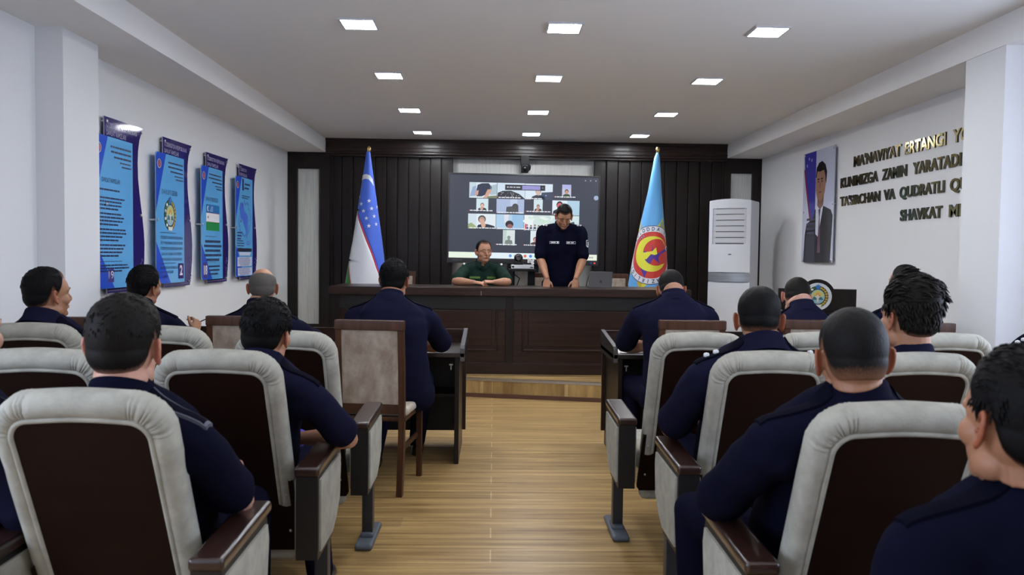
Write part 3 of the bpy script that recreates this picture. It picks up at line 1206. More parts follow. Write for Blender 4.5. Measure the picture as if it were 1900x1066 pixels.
for a in (.415, .505):
    pf([(a - .03, .872), (a + .03, .872), (a + .028, .882), (a - .028, .884)], P(34, 26, 26, .12), .002)
    pf(disc(a, .852, .011, 12), P(30, 22, 22, .12), .002)
pf([(.45, .79), (.475, .785), (.47, .85), (.455, .85)], P(128, 92, 76, .12), .002)
pf([(.43, .735), (.50, .735), (.49, .745), (.44, .745)], P(104, 58, 54, .12), .002)
for a, z in ((.10, 1.05), (.22, 1.10), (.15, 1.12)):
    pf(star(a, z, .025, .01), P(150, 150, 200, .12), .001)
m.obj('print', r)
for a, z in ((.03, .02), (.78, .02), (.03, 1.165), (.78, 1.165), (.03, .55), (.78, .60)):
    m = M()
    m.T = Matrix.Translation((0, -a, z)) @ Matrix.Rotation(-pi / 2, 4, 'Y')
    m.lathe([(.008, 0), (.008, .036), (.012, .037), (.012, .043), (.006, .046)], STEEL, 14)
    m.obj('standoff', r, 40)

# ------------------------------------------------------------------ gold letters on the right wall
GOLD = mat('mirror_gold_letter', (0.40, 0.32, 0.15, 1), 0.16, metal=1.0)
GOLDS = mat('dark_letter_side', (0.03, 0.026, 0.018, 1), 0.4)
words = [
    ('first line', 2.278, .098, [("MA'NAVIYAT", 7.59, 6.70), ('ERTANGI', 6.63, 6.03), ('YO', 5.935, 5.72)]),
    ('second line', 2.098, .095, [('KUNIMIZGA', 7.87, 7.10), ('ZAMIN', 7.02, 6.60), ('YARATADI', 6.50, 5.82)]),
    ('third line', 1.918, .09, [("TA'SIRCHAN", 7.87, 7.05), ('VA', 6.98, 6.78), ('QUDRATLI', 6.70, 6.03), ('QU', 5.95, 5.72)]),
    ('fourth line', 1.724, .09, [('SHAVKAT', 6.68, 6.05), ('MI', 5.95, 5.79)]),
]
for ln, z, h, ws in words:
    for t, ya, yb in ws:
        ya, yb = ya + .035, yb + .035
        m = M()
        v, f = text_geo(t, h / .70, lambda a, q: (XR - .014, ya - a, z + q), lambda a, q: (XR - .0005, ya - a, z + q), width=ya - yb, bold=.003)
        k = len(v) // 2
        m.add(v, f, GOLD)
        for i, fc in enumerate(f):
            if any(j >= k for j in fc):
                m.mi[i] = m.slot(GOLDS)
        o = m.obj('wall_lettering')
        tag(o, 'gold raised wall lettering reading %s, %s' % (t, ln), 'lettering', 'gold letters on the right wall')

# ------------------------------------------------------------------ floor standing air conditioner
ACW = mat('air_conditioner_white', (0.72, 0.735, 0.78, 1), 0.38)
ACG = mat('air_conditioner_groove', (0.10, 0.11, 0.13, 1), 0.5)
ACS = mat('air_conditioner_band', (0.40, 0.42, 0.45, 1), 0.35, metal=0.6, noise_amt=.2, noise_scale=(3, 3, 60))
AX, AY, AA = 2.54, 9.44, math.radians(-33)
r = tag(empty('air_conditioner', (AX, AY, STG)), 'tall white floor standing air conditioner in the right corner of the stage', 'air conditioner')
r.rotation_euler = (0, 0, AA)
AW, AD, AH = .50, .40, 1.90
m = M()
m.box((.0, .045, 0), (AW, AD, AH - .015), ACW, bev=.02, seg=3)
m.obj('body', r, 40)


def acf(x, z, d=0.0):          # bulged front
    u = (x / AW - .5) * 2
    return Vector((x, .045 - .04 * (1 - u * u) - d, z))


def acpanel(m, z0, z1, mt, x0=.004, x1=AW - .004, d=.0, arch=0.0, th=.02):
    n = 16
    v = []
    for j in (0, 1):
        for i in range(n + 1):
            x = x0 + (x1 - x0) * i / n
            u = (x / AW - .5) * 2
            z = (z1 + arch * (1 - u * u)) if j else z0
            v.append(acf(x, z, d))
    for j in (0, 1):
        for i in range(n + 1):
            x = x0 + (x1 - x0) * i / n
            u = (x / AW - .5) * 2
            z = (z1 + arch * (1 - u * u)) if j else z0
            v.append(acf(x, z, d - th))
    k = n + 1
    f = []
    for i in range(n):
        f += [[i, i + 1, k + i + 1, k + i], [2 * k + i + 1, 2 * k + i, 3 * k + i, 3 * k + i + 1],
              [k + i, k + i + 1, 3 * k + i + 1, 3 * k + i], [i + 1, i, 2 * k + i, 2 * k + i + 1]]
    f += [[0, k, 3 * k, 2 * k], [k - 1, 3 * k - 1, 4 * k - 1, 2 * k - 1]]
    m.add(v, f, mt)


m = M()
acpanel(m, .02, .915, ACW, d=.006)
m.obj('lower_panel', r, 40)
m = M()
acpanel(m, .93, 1.03, ACS, d=.003)
m.obj('silver_band', r, 40)
m = M()
acpanel(m, 1.04, 1.37, ACW, d=.006)
acpanel(m, 1.37, AH - .10, ACW, x0=.004, x1=.05, d=.006)
acpanel(m, 1.37, AH - .10, ACW, x0=AW - .05, x1=AW - .004, d=.006)
acpanel(m, AH - .11, AH - .02, ACW, d=.006, arch=.02)
acpanel(m, 1.37, AH - .10, ACG, x0=.05, x1=AW - .05, d=-.022, th=.01)
up = m.obj('upper_panel', r, 40)
for i in range(6):
    m = M()
    z = 1.385 + i * .068
    n = 12
    v, f = [], []
    for i2 in range(n + 1):
        x = .055 + (AW - .11) * i2 / n
        v += [acf(x, z, -.012), acf(x, z + .055, .004), acf(x, z + .058, -.004), acf(x, z + .003, -.02)]
    for i2 in range(n):
        for q in range(4):
            f.append([i2 * 4 + q, i2 * 4 + (q + 1) % 4, (i2 + 1) * 4 + (q + 1) % 4, (i2 + 1) * 4 + q])
    m.add(v, f, ACW)
    m.obj('louvre', up)
m = M()
v, f = ell_geo(acf(.27, 1.25, .007), (.022, .003, .007), None, 12, 8)
m.add(v, f, ACG)
m.obj('logo', up)
m = M()
m.box((AW - .002, .12, .60), (AW + .003, .14, .75), ACG)
m.obj('side_grip', r)

# ------------------------------------------------------------------ lectern with round emblem
r = tag(empty('lectern', (2.885, 7.02, 0)), 'dark wooden lectern with a round state emblem before the right wall', 'lectern')
r.rotation_euler = (0, 0, -.12)
m = M()
hb, ht = .935, 1.125
plate = []
R_ = .155
cz = 1.056
for (x, z) in ((-.335, hb), (-.335, ht)):
    plate.append((x, z))
al = math.asin((ht - cz) / R_)
for i in range(17):
    a = pi - al - (pi - 2 * al) * i / 16
    plate.append((R_ * math.cos(a), cz + R_ * math.sin(a)))
plate += [(.335, ht), (.335, hb)]
be = math.asin((cz - hb) / R_)
for i in range(17):
    a = -be - (pi - 2 * be) * i / 16
    plate.append((R_ * math.cos(a), cz + R_ * math.sin(a)))
m.prism(plate, lambda x, z: (x, 0, z), lambda x, z: (x, .03, z), WOODD)
fbd = m.obj('front_board', r)
m = M()
m.prism(disc(0, cz, .122, 40), lambda x, z: (x, -.008, z), lambda x, z: (x, 0, z), P(215, 220, 226))
emblem(m, lambda a, z, d: Vector((a, -.0085 - d, z)), 0, cz, .092, .096)
m.obj('emblem', fbd)
m = M()
m.box((-.30, .03, .93), (.30, .42, .96), WOODD, bev=.004)
m.box((-.22, .04, .06), (.22, .36, .93), WOODH, bev=.004)
m.box((-.30, .0, 0), (.30, .42, .06), WOODD, bev=.006)
m.obj('pedestal', r, 30)

# ------------------------------------------------------------------ flags
def flag(name, x0, label, edges, y0=9.62, pole_top=2.70, K=.0064957, hz=470.6):
    """edges: rows (image-like row units, left and right half-extent in the same units) of the hanging cloth"""
    r = tag(empty(name, (x0, y0, STG)), label, 'flag', 'flags behind the presidium desk')
    rows = [((1.4 - (y - 468) * K) - STG, l * K, rr * K) for y, l, rr in edges]

    def prof(z):
        if z >= rows[0][0]:
            return rows[0][1], rows[0][2]
        for i in range(len(rows) - 1):
            if rows[i + 1][0] <= z <= rows[i][0]:
                t = (z - rows[i + 1][0]) / (rows[i][0] - rows[i + 1][0])
                return (rows[i + 1][1] * (1 - t) + rows[i][1] * t, rows[i + 1][2] * (1 - t) + rows[i][2] * t)
        return rows[-1][1], rows[-1][2]

    def surf(s, z, d=0.0):
        """s: unrolled distance from the front line of the cone, z height, d offset outward"""
        l, rr = prof(z)
        Rr = max(.004, (rr - l) / 2)
        c = (l + rr) / 2
        a = max(-2.6, min(2.6, s / Rr))
        k = 1 + .035 * math.sin(a * 5 + 1.3 * math.sin(z * 2.2)) * min(1, Rr / .1)
        return Vector((c + (Rr * (1 + (k - 1) * math.cos(a) ** 2) + d) * math.sin(a), -(Rr * k * .85 + d) * math.cos(a), z))
    m = M()
    m.lathe([(.14, 0), (.15, .02), (.06, .035), (.02, .06), (.016, .5), (.014, pole_top - STG - .10)], BRASS, 16)
    m.lathe([(.014, pole_top - STG - .10), (.010, pole_top - STG - .075), (.022, pole_top - STG - .06), (.028, pole_top - STG - .035), (.020, pole_top - STG - .012), (.004, pole_top - STG)], BRASS, 16)
    m.obj('pole', r, 40)
    return r, rows, prof, surf


def cloth(m, surf, prof, z0, z1, b0, b1, mt, nz=60, nu=14):
    """strip of cloth between the unrolled boundaries b0(z), b1(z)"""
    v = []
    f = []
    for j in range(nz + 1):
        z = z0 + (z1 - z0) * j / nz
        l, rr = prof(z)
        Rr = max(.004, (rr - l) / 2)
        lim = 2.3 * Rr
        a, b = max(-lim, min(lim, b0(z))), max(-lim, min(lim, b1(z)))
        for i in range(nu + 1):
            v.append(surf(a + (b - a) * i / nu, z))
    for j in range(nz):
        for i in range(nu):
            f.append([j * (nu + 1) + i, j * (nu + 1) + i + 1, (j + 1) * (nu + 1) + i + 1, (j + 1) * (nu + 1) + i])
    m.add(v, f, mt)


def decal(m, surf, pts, mt, d=.004):
    """filled polygon laid on the cloth (fan from its centre, subdivided outwards)"""
    cx = sum(p[0] for p in pts) / len(pts)
    cz = sum(p[1] for p in pts) / len(pts)
    n = len(pts)
    K_ = 5
    v = [surf(cx, cz, d)]
    for k in range(1, K_ + 1):
        for p in pts:
            v.append(surf(cx + (p[0] - cx) * k / K_, cz + (p[1] - cz) * k / K_, d))
    f = [[0, 1 + i, 1 + (i + 1) % n] for i in range(n)]
    for k in range(1, K_):
        for i in range(n):
            a, b = 1 + (k - 1) * n, 1 + k * n
            f.append([a + i, b + i, b + (i + 1) % n, a + (i + 1) % n])
    m.add(v, f, mt)


def band(m, surf, inner, outer, mt, d=.004):
    n = len(inner)
    v, f = [], []
    for k in range(4):
        for i in range(n):
            t = k / 3
            v.append(surf(inner[i][0] * (1 - t) + outer[i][0] * t, inner[i][1] * (1 - t) + outer[i][1] * t, d))
    for k in range(3):
        for i in range(n - 1):
            f.append([k * n + i, k * n + i + 1, (k + 1) * n + i + 1, (k + 1) * n + i])
    m.add(v, f, mt)


def cl(r_, g, b):
    return mat('flag_cloth', srgb(r_, g, b), 0.55, sheen=.2)


K = .0064957


def zrow(y):
    return 1.4 - (y - 468) * K - STG


FB, FW, FR, FG = cl(64, 104, 214), cl(226, 228, 234), cl(196, 30, 52), cl(20, 120, 50)
edgesL = [(278, -1.5, 1.5), (284.6, -5, 2), (336, -12.3, 9), (389.5, -20.3, 16.5), (441, -28, 24), (477, -34.7, 28.4), (528.5, -43, 33), (610, -54, 40)]
r, rows, prof, surf = flag('national_flag', -1.505, 'blue, white and green flag with crescent and stars on a pole left of the screen', edgesL, pole_top=2.665)


def unroll(x, y):
    """elevation coordinates (units from the pole, row) to unrolled cloth coordinates"""
    z = zrow(y)
    l, rr = prof(z)
    Rr, c = (rr - l) / 2, (l + rr) / 2
    q = max(-.97, min(.97, (x * K - c) / Rr))
    return Rr * math.asin(q), z


bl = [(384, -30), (389.5, -20.0), (414, -13), (445.6, 0), (470, 10), (497, 19), (540, 32), (610, 44)]
bg = [(470, -40), (482, -34.3), (500, -33), (528.5, -29), (570, -22), (610, -14)]


def bfun(tab, w=0.0):
    t2 = []
    for y, x in tab:
        s, z = unroll(x, y)
        if x <= -30 and y < 480:
            s = -9
        t2.append((z, s + w))
    t2.sort()

    def f(z):
        if z <= t2[0][0]:
            return t2[0][1]
        for i in range(len(t2) - 1):
            if t2[i][0] <= z <= t2[i + 1][0]:
                t = (z - t2[i][0]) / (t2[i + 1][0] - t2[i][0])
                return t2[i][1] * (1 - t) + t2[i + 1][1] * t
        return -9
    return f


m = M()
za, zb = zrow(610), zrow(278)
cloth(m, surf, prof, za, zb, bfun(bl, .009), lambda z: 9, FB, 90)
cloth(m, surf, prof, za, zb, bfun(bl, -.012), bfun(bl, .009), FR, 90, 2)
cloth(m, surf, prof, za, zb, bfun(bg, .010), bfun(bl, -.012), FW, 90)
cloth(m, surf, prof, za, zb, bfun(bg, -.004), bfun(bg, .010), FR, 90, 2)
cloth(m, surf, prof, za, zb, lambda z: -9, bfun(bg, -.004), FG, 90)
cb = m.obj('cloth', r, 180)
sol = cb.modifiers.new('thick', 'SOLIDIFY')
sol.thickness = .003
sol.offset = 0
m = M()
cin = [unroll(-12.2, 331), unroll(-9, 330.0), unroll(-4, 329.8), unroll(1, 332), unroll(5, 337), unroll(8.6, 345.5)]
cout = [unroll(-11.5, 327), unroll(-8, 325.5), unroll(-3, 325.0), unroll(3, 327.5), unroll(7, 333.5), unroll(9.2, 345)]
cin = [unroll(a, b) for a, b in ((-12.0, 337), (-9, 334.6), (-4, 333.6), (1, 335), (5, 339.5), (8.7, 346))]
band(m, surf, cin, cout, FW)
m.obj('crescent', cb, 180)
for (zx, zy) in ((118, 397), (133, 450), (190, 427), (209, 484), (151, 503), (174, 558), (228, 541), (193, 615), (243, 600), (247, 470)):
    x, y = 640 + zx / 4.1 - 684, 270 + zy / 4.1
    s, z = unroll(x, y)
    m = M()
    decal(m, surf, star(s, z, .026, .0105), FW)
    m.obj('star', cb, 180)

edgesR = [(276, -1.5, 1.5), (286, -5.7, 4), (347, -16, 8.5), (357.6, -18.2, 9.6), (407.5, -29, 14.5), (454, -38, 19), (471.6, -41.4, 20.2), (500, -46.5, 22), (534, -52, 23), (610, -64, 27)]
FLB, FY, FYD, FRD, FPU, FNV = cl(96, 172, 232), cl(226, 222, 60), cl(196, 174, 50), cl(206, 52, 44), cl(74, 44, 150), cl(40, 44, 110)
r, rows, prof, surf = flag('ministry_flag', 1.960, 'light blue flag with a red round crest, on a pole right of the screen', edgesR, pole_top=2.715)
m = M()
cloth(m, surf, prof, zrow(610), zrow(276), lambda z: -9, lambda z: 9, FLB, 100, 40)
cb = m.obj('cloth', r, 180)
sol = cb.modifiers.new('thick', 'SOLIDIFY')
sol.thickness = .003
sol.offset = 0
CX, CZ = -.01, zrow(466.5)
k = K


def off(pts):
    return [(CX + a * k, CZ + b * k) for a, b in pts]


m = M()
for i in range(8):
    a = pi / 2 - .28 + i * pi / 4
    for sg, mt in ((1, FY), (-1, FYD)):
        tri = [(47 * math.cos(a), 47 * math.sin(a)), (71 * math.cos(a), 71 * math.sin(a)), (50 * math.cos(a + sg * pi / 8), 50 * math.sin(a + sg * pi / 8))]
        decal(m, surf, off(tri), mt, .003)
m.obj('yellow_star', cb)
m = M()


def fullring(r0, r1, mt, d):
    n = 64
    i_ = [(r0 * math.cos(2 * pi * i / n), r0 * math.sin(2 * pi * i / n)) for i in range(n + 1)]
    o_ = [(r1 * math.cos(2 * pi * i / n), r1 * math.sin(2 * pi * i / n)) for i in range(n + 1)]
    band(m, surf, off(i_), off(o_), mt, d)


fullring(53, 54.2, FNV, .0045)
fullring(43, 53, FW, .0045)
decal(m, surf, off(disc(0, 0, 43, 48)), FRD, .0045)
mb_ = m
m = M()
decal(m, surf, off([(-43, 17), (0, 19), (40, 17), (38, 10), (14, -14), (-12, -42), (-24, -16)]), FPU, .006)
ro, ri, ci = 32.5, 27, (12, 5)
a0 = .45
o_ = [(0 + ro * math.cos(a0 + (2 * pi - 2 * a0 - .1) * i / 40), 2 + ro * math.sin(a0 + (2 * pi - 2 * a0 - .1) * i / 40)) for i in range(41)]
i_ = []
for i in range(41):
    a = 1.0 + (2 * pi - 2.0) * i / 40
    i_.append((8 + 24.5 * math.cos(a), 5 + 24.5 * math.sin(a)))
i_[0] = o_[0]
i_[-1] = o_[-1]
band(m, surf, off(i_), off(o_), FY, .008)
decal(m, surf, off([(-20, 4), (0, 7), (6, 14), (9, 2), (4, 0), (0, 4), (-10, -8), (-22, -6)]), FY, .008)
decal(m, surf, off(disc(33, 13, 4.6, 16)), FW, .009)
decal(m, surf, off(disc(33.6, 12, 2.4, 12)), FPU, .010)
m.obj('crest', cb)
m = mb_
ring_txt = 'FAVQULODDA VAZIYATLAR VAZIRLIGI  '
nT = len(ring_txt)
for i, ch in enumerate(ring_txt):
    if ch == ' ':
        continue
    # the word ODDA stands at the top of the badge, VAZIRLIGI at the bottom
    a = pi / 2 + .0 - (i - 8) * (2 * pi / nT)
    ca, sa = math.cos(a - pi / 2), math.sin(a - pi / 2)
    v, f = text_geo(ch, 9.5, lambda u, w: (u, w), width=None, xs=.8, align='CENTER', bold=.25)
    q = []
    for u, w in v:
        px, pz = u, 44.8 + w
        q.append(surf(CX + (px * ca - pz * sa) * k, CZ + (px * sa + pz * ca) * k, .007))
    m.add(q, f, FNV)
m.obj('round_badge', cb)

# ------------------------------------------------------------------ big interactive screen on a floor stand
SW, SH = 1.875, 1.045
r = tag(empty('interactive_screen', (0.372, 10.10, 0)), 'large wall-wide screen showing a video call gallery behind the standing officer', 'screen')
SC = Matrix.Translation((0, 0, 1.862)) @ Matrix.Rotation(.0100, 4, 'Y')


def sp(u, v, d=0.0):
    """u, v in 0..1 from the top left of the picture; d towards the viewers"""
    return SC @ Vector(((u - .5) * SW, -.026 - d, (.5 - v) * SH))


BEZ = mat('screen_bezel', (0.012, 0.012, 0.014, 1), 0.35, coat=.3)
m = M()
m.T = SC
m.box((-SW / 2 - .018, -.025, -SH / 2 - .065), (SW / 2 + .018, .06, SH / 2 + .02), BEZ, bev=.006)
for (a, b, c, d) in ((-SW / 2 - .018, -SW / 2, -SH / 2 - .065, SH / 2 + .02), (SW / 2, SW / 2 + .018, -SH / 2 - .065, SH / 2 + .02),
                     (-SW / 2, SW / 2, SH / 2, SH / 2 + .02), (-SW / 2, SW / 2, -SH / 2 - .065, -SH / 2)):
    m.box((a, -.034, c), (b, -.02, d), BEZ, bev=.003)
m.T = Matrix.Identity(4)
m.obj('bezel', r, 30)
m = M()


def srect(m, u0, v0, u1, v1, mt, d=.0):
    m.add([sp(u0, v0, d), sp(u1, v0, d), sp(u1, v1, d), sp(u0, v1, d)], [[0, 3, 2, 1]], mt)


def spoly(m, pts, mt, d):
    m.add([sp(u, v, d) for u, v in pts], [list(range(len(pts)))], mt)


def sell(m, cu, cv, ru, rv, mt, d, n=20):
    spoly(m, [(cu + ru * math.cos(2 * pi * i / n), cv - rv * math.sin(2 * pi * i / n)) for i in range(n)], mt, d)


srect(m, 0, 0, 1, 1, E(58, 62, 76))
disp = m.obj('display', r)
# tile coordinates read in a 1085 x 612 picture
Uf = lambda x: (x - 53) / 1086
Vf = lambda y, x=600: (y - 168 - (x - 60) * .0215) / 611


class Tile:
    def __init__(s, x0, y0, x1, y1, bg, bg2=None):
        s.m = M()
        s.u0, s.u1 = Uf(x0), Uf(x1)
        s.v0, s.v1 = Vf(y0, (x0 + x1) / 2), Vf(y1, (x0 + x1) / 2)
        srect(s.m, s.u0, s.v0, s.u1, s.v1, bg, .0006)
        if bg2:
            srect(s.m, s.u0 + (s.u1 - s.u0) * bg2[1], s.v0, s.u0 + (s.u1 - s.u0) * bg2[2], s.v1, bg2[0], .0008)

    def p(s, a, b):
        return (s.u0 + (s.u1 - s.u0) * a, s.v0 + (s.v1 - s.v0) * b)

    def poly(s, pts, mt, d=.0012):
        spoly(s.m, [s.p(a, b) for a, b in reversed(pts)], mt, d)
        return s

    def ell(s, a, b, ra, rb, mt, d=.0014):
        c = s.p(a, b)
        sell(s.m, c[0], c[1], ra * (s.u1 - s.u0), rb * (s.v1 - s.v0), mt, d)
        return s

    def bust(s, a, b, hr, body, face, hair, sw=2.6):
        """shoulders, head and hair; hr: head half-width in tile widths"""
        asp = (s.u1 - s.u0) * SW / ((s.v1 - s.v0) * SH)
        s.poly([(a - hr * sw, 1), (a - hr * sw * .85, b + hr * asp * 1.7), (a - hr * .8, b + hr * asp * 1.1), (a + hr * .8, b + hr * asp * 1.1), (a + hr * sw * .85, b + hr * asp * 1.7), (a + hr * sw, 1)], body)
        s.ell(a, b - hr * asp * .25, hr * 1.08, hr * asp * 1.25, hair, .0014)
        s.ell(a, b + hr * asp * .15, hr * .88, hr * asp * 1.12, face, .0016)
        return s

    def done(s, t=None, mic=True, tx=0.02, w=.8):
        o = s.m.obj('video_tile', disp)
        mm = M()
        u, v = s.u0 + tx * (s.u1 - s.u0), s.v1 - .004
        ww = w
        q = u + .006
        while q < u + ww * .17:
            k_ = .008 + random.random() * .02
            srect(mm, q, v - .012, q + k_, v, E(225, 228, 232), .002)
            q += k_ + .004
        if mic:
            sell(mm, u, v - .006, .0022, .006, E(215, 50, 60), .002, 8)
        mm.obj('caption', o)
        return o


NV, SK, SKL, HR = E(32, 34, 52), E(205, 160, 140), E(225, 185, 165), E(38, 32, 34)
t = Tile(195, 228, 395, 342, E(215, 228, 236), (E(196, 214, 224), .0, .25))
t.poly([(.02, .9), (.12, .3), (.24, .2), (.24, .85)], E(150, 170, 205)).poly([(.75, .2), (1, .1), (1, .75), (.75, .8)], E(168, 190, 200))
t.poly([(.22, .75), (.30, .16), (.45, .06), (.70, .04), (.82, .30), (.78, .62), (.60, .78), (.45, .9), (.28, .9)], E(46, 50, 74))
t.poly([(.66, .45), (.80, .42), (.78, .62), (.64, 1), (.52, 1)], SK, .0016).poly([(.24, .55), (.34, .5), (.32, .8), (.20, .88)], SK, .0016)
t.poly([(.55, .9), (1, .82), (1, 1), (.5, 1)], E(120, 130, 100), .001)
t.done(mic=False, w=.5)
t = Tile(398, 232, 600, 345, E(206, 222, 236))
t.poly([(0, 1), (.02, .65), (.2, .52), (.5, .5), (.8, .7), (1, 1)], E(36, 38, 48))
for i in range(26):
    t.ell(.06 + random.random() * .8, .62 + random.random() * .3, .018, .03, random.choice((E(150, 150, 158), E(86, 86, 96), E(196, 190, 188))))
t.done(w=.9)
t = Tile(602, 238, 803, 352, E(216, 228, 240))
t.poly([(.6, .55), (1, .5), (1, 1), (.55, 1)], E(62, 72, 92)).bust(.48, .52, .10, E(44, 50, 66), E(202, 178, 166), E(160, 140, 132))
t.ell(.76, .74, .03, .05, E(120, 150, 200)).done(w=.5, mic=False)
t = Tile(872, 243, 938, 340, E(196, 196, 222))
t.poly([(0, .3), (1, .3), (1, .0), (0, .0)], E(176, 180, 226)).bust(.5, .55, .2, E(44, 74, 46), E(196, 150, 128), E(40, 34, 34), 2.2).done(tx=-.9, w=.85)
t = Tile(248, 346, 335, 440, E(206, 226, 234))
t.bust(.5, .55, .15, E(34, 32, 44), SKL, E(120, 96, 90)).poly([(.3, .8), (.45, .6), (.62, .7), (.5, .95)], SK, .0018).done(tx=-.6, w=.9)
t = Tile(395, 350, 597, 455, E(170, 184, 216), (E(190, 204, 230), .5, .75))
t.poly([(.35, 1), (.36, .55), (.55, .5), (.62, .38), (.72, .36), (.79, .5), (.80, 1)], E(78, 80, 86)).ell(.68, .5, .11, .2, E(70, 72, 78)).done(w=1)
t = Tile(667, 352, 732, 447, E(206, 226, 232))
t.bust(.5, .56, .17, E(60, 52, 60), E(190, 150, 136), E(96, 80, 78)).poly([(.15, 1), (.4, .66), (.65, .72), (.4, 1)], E(200, 140, 124), .0018).done(tx=-.9, w=.95)
t = Tile(803, 360, 1002, 468, E(222, 234, 242), (E(176, 206, 226), .55, 1))
t.bust(.27, .36, .11, E(30, 28, 40), E(206, 96, 100), E(40, 30, 40), 2.4).done(w=.4)
t = Tile(190, 458, 392, 568, E(222, 232, 238), (E(206, 220, 230), .0, .3))
t.poly([(0, .7), (.12, .6), (.3, .85), (.3, 1), (0, 1)], E(150, 170, 120))
t.poly([(.3, 1), (.36, .75), (.5, .68), (.7, .68), (.95, .8), (1, 1)], E(40, 46, 62)).ell(.5, .36, .14, .26, E(70, 70, 74)).ell(.5, .42, .11, .22, E(186, 150, 134), .0016)
t.poly([(.42, .35), (.56, .4), (.64, .75), (.6, .95), (.5, .9), (.45, .6)], E(212, 170, 148), .0018).done(w=.95)
t = Tile(395, 463, 597, 572, E(176, 206, 232), (E(150, 192, 226), .58, 1))
t.poly([(.28, 0), (.46, 0), (.42, .6), (.30, .6)], E(220, 222, 232)).ell(.48, .66, .145, .25, E(44, 40, 44)).ell(.5, .80, .10, .16, E(150, 98, 94), .0016).done(w=1)
t = Tile(600, 468, 818, 580, E(206, 224, 222), (E(232, 238, 240), .0, .3))
for i in range(14):
    t.ell(random.random(), .1 + .35 * random.random(), .09, .1, random.choice((E(196, 226, 206), E(232, 240, 236), E(178, 214, 214))), .001)
for i in range(7):
    a = .1 + i * .13
    t.poly([(a - .05, 1), (a - .04, .78), (a + .04, .78), (a + .05, 1)], E(70, 74, 110)).ell(a, .68 + .04 * (i % 2), .03, .07, E(70, 60, 66)).ell(a, .72 + .04 * (i % 2), .024, .05, E(206, 168, 156), .0016)
t.ell(.05, .75, .03, .2, E(206, 96, 116)).done(w=.8)
t = Tile(818, 472, 1002, 578, E(190, 216, 226), (E(206, 226, 226), .5, 1))
t.poly([(.55, 1), (.6, .5), (.8, .4), (.9, 1)], E(70, 76, 86)).done(w=.3)
t = Tile(446, 577, 534, 690, E(190, 206, 202), (E(214, 226, 224), .3, 1))
t.bust(.5, .52, .13, E(120, 134, 130), E(138, 146, 142), E(130, 138, 136)).done(tx=-.6, w=.85)
t = Tile(648, 582, 736, 695, E(220, 230, 236))
t.bust(.4, .6, .16, E(80, 54, 60), E(206, 150, 140), E(110, 70, 70)).done(tx=-.6, w=.8)
m = M()
srect(m, Uf(455), Vf(246), Uf(748), Vf(286), E(36, 36, 46), .0022)
srect(m, Uf(580), Vf(251), Uf(712), Vf(281), E(150, 146, 206), .0026)
q = 468
while q < 560:
    k_ = random.choice((14, 22, 30))
    srect(m, Uf(q), Vf(261), Uf(q + k_), Vf(268), E(206, 208, 216), .0026)
    q += k_ + 6
sell(m, Uf(730), Vf(266), .005, .009, E(120, 120, 136), .0026)
m.obj('toolbar', disp)
m = M()
srect(m, 0, .93, 1, 1, E(226, 240, 246), .0006)
srect(m, 0.0, .93, .17, 1, E(232, 244, 226), .0008)
srect(m, .60, .93, .66, 1, E(240, 244, 170), .0008)
srect(m, .88, .93, 1, 1, E(234, 240, 222), .0008)
for u, c in ((.415, (110, 150, 226)), (.447, (196, 206, 190)), (.515, (226, 110, 90)), (.552, (80, 130, 226)), (.585, (120, 190, 120))):
    sell(m, u, .965, .010, .018, E(*c), .0012)
for u in (.96, .975):
    srect(m, u - .012, .955, u, .975, E(170, 176, 176), .0012)
m.obj('taskbar', disp)
m = M()
for u in (.91, .945, .98):
    sell(m, u, .04, .004, .007, E(186, 190, 200), .001, 10)
sell(m, .985, .245, .016, .028, E(160, 176, 206), .001)
m.obj('window_buttons', disp)
m = M()
for i in range(7):
    m.T = SC
    m.box((-SW / 2 + .05 + i * .018, -.0355, -SH / 2 - .035), (-SW / 2 + .06 + i * .018, -.033, -SH / 2 - .022), P(90, 92, 98))
m.T = Matrix.Identity(4)
v, f = text_geo('ing', .085, lambda a, z: SC @ Vector((.06 + a, -.0362, -SH / 2 - .045 + z)), width=.085, bold=.003)
m.add(v, f, E(225, 226, 232, .8))
srect(m, .958, 1.025, .966, 1.04, E(60, 70, 196), .0095)
sell(m, .985, 1.033, .006, .011, E(236, 60, 60), .0095)
m.obj('bezel_marks', r)
m = M()
for x in (-.16, .16):
    m.box((x - .04, .02, STG + .08), (x + .04, .08, 1.4), BLACK, bev=.006)
m.box((-.55, .0, STG + .05), (.55, .10, STG + .10), BLACK, bev=.01)
for x in (-.5, .5):
    m.box((x - .04, -.30, STG + .03), (x + .04, .30, STG + .06), BLACK, bev=.01)
    for y in (-.27, .27):
        m.ell((x, y, STG + .03), (.03, .03, .03), BLACK, None, 12, 8)
m.obj('floor_stand', r, 40)

# power cable from the screen edge down to the desk side
m = M()
pts = []
for i in range(15):
    t_ = i / 14
    pts.append((1.245 - .22 * t_ - .03 * math.sin(pi * t_), 10.03 - .75 * t_, 1.30 - .62 * t_ - .06 * math.sin(pi * t_)))
m.tube(pts, [.006] * 15, BLACK, 8)
tag(m.obj('power_cable', smooth=180), 'thin black cable hanging from the right corner of the big screen', 'cable')

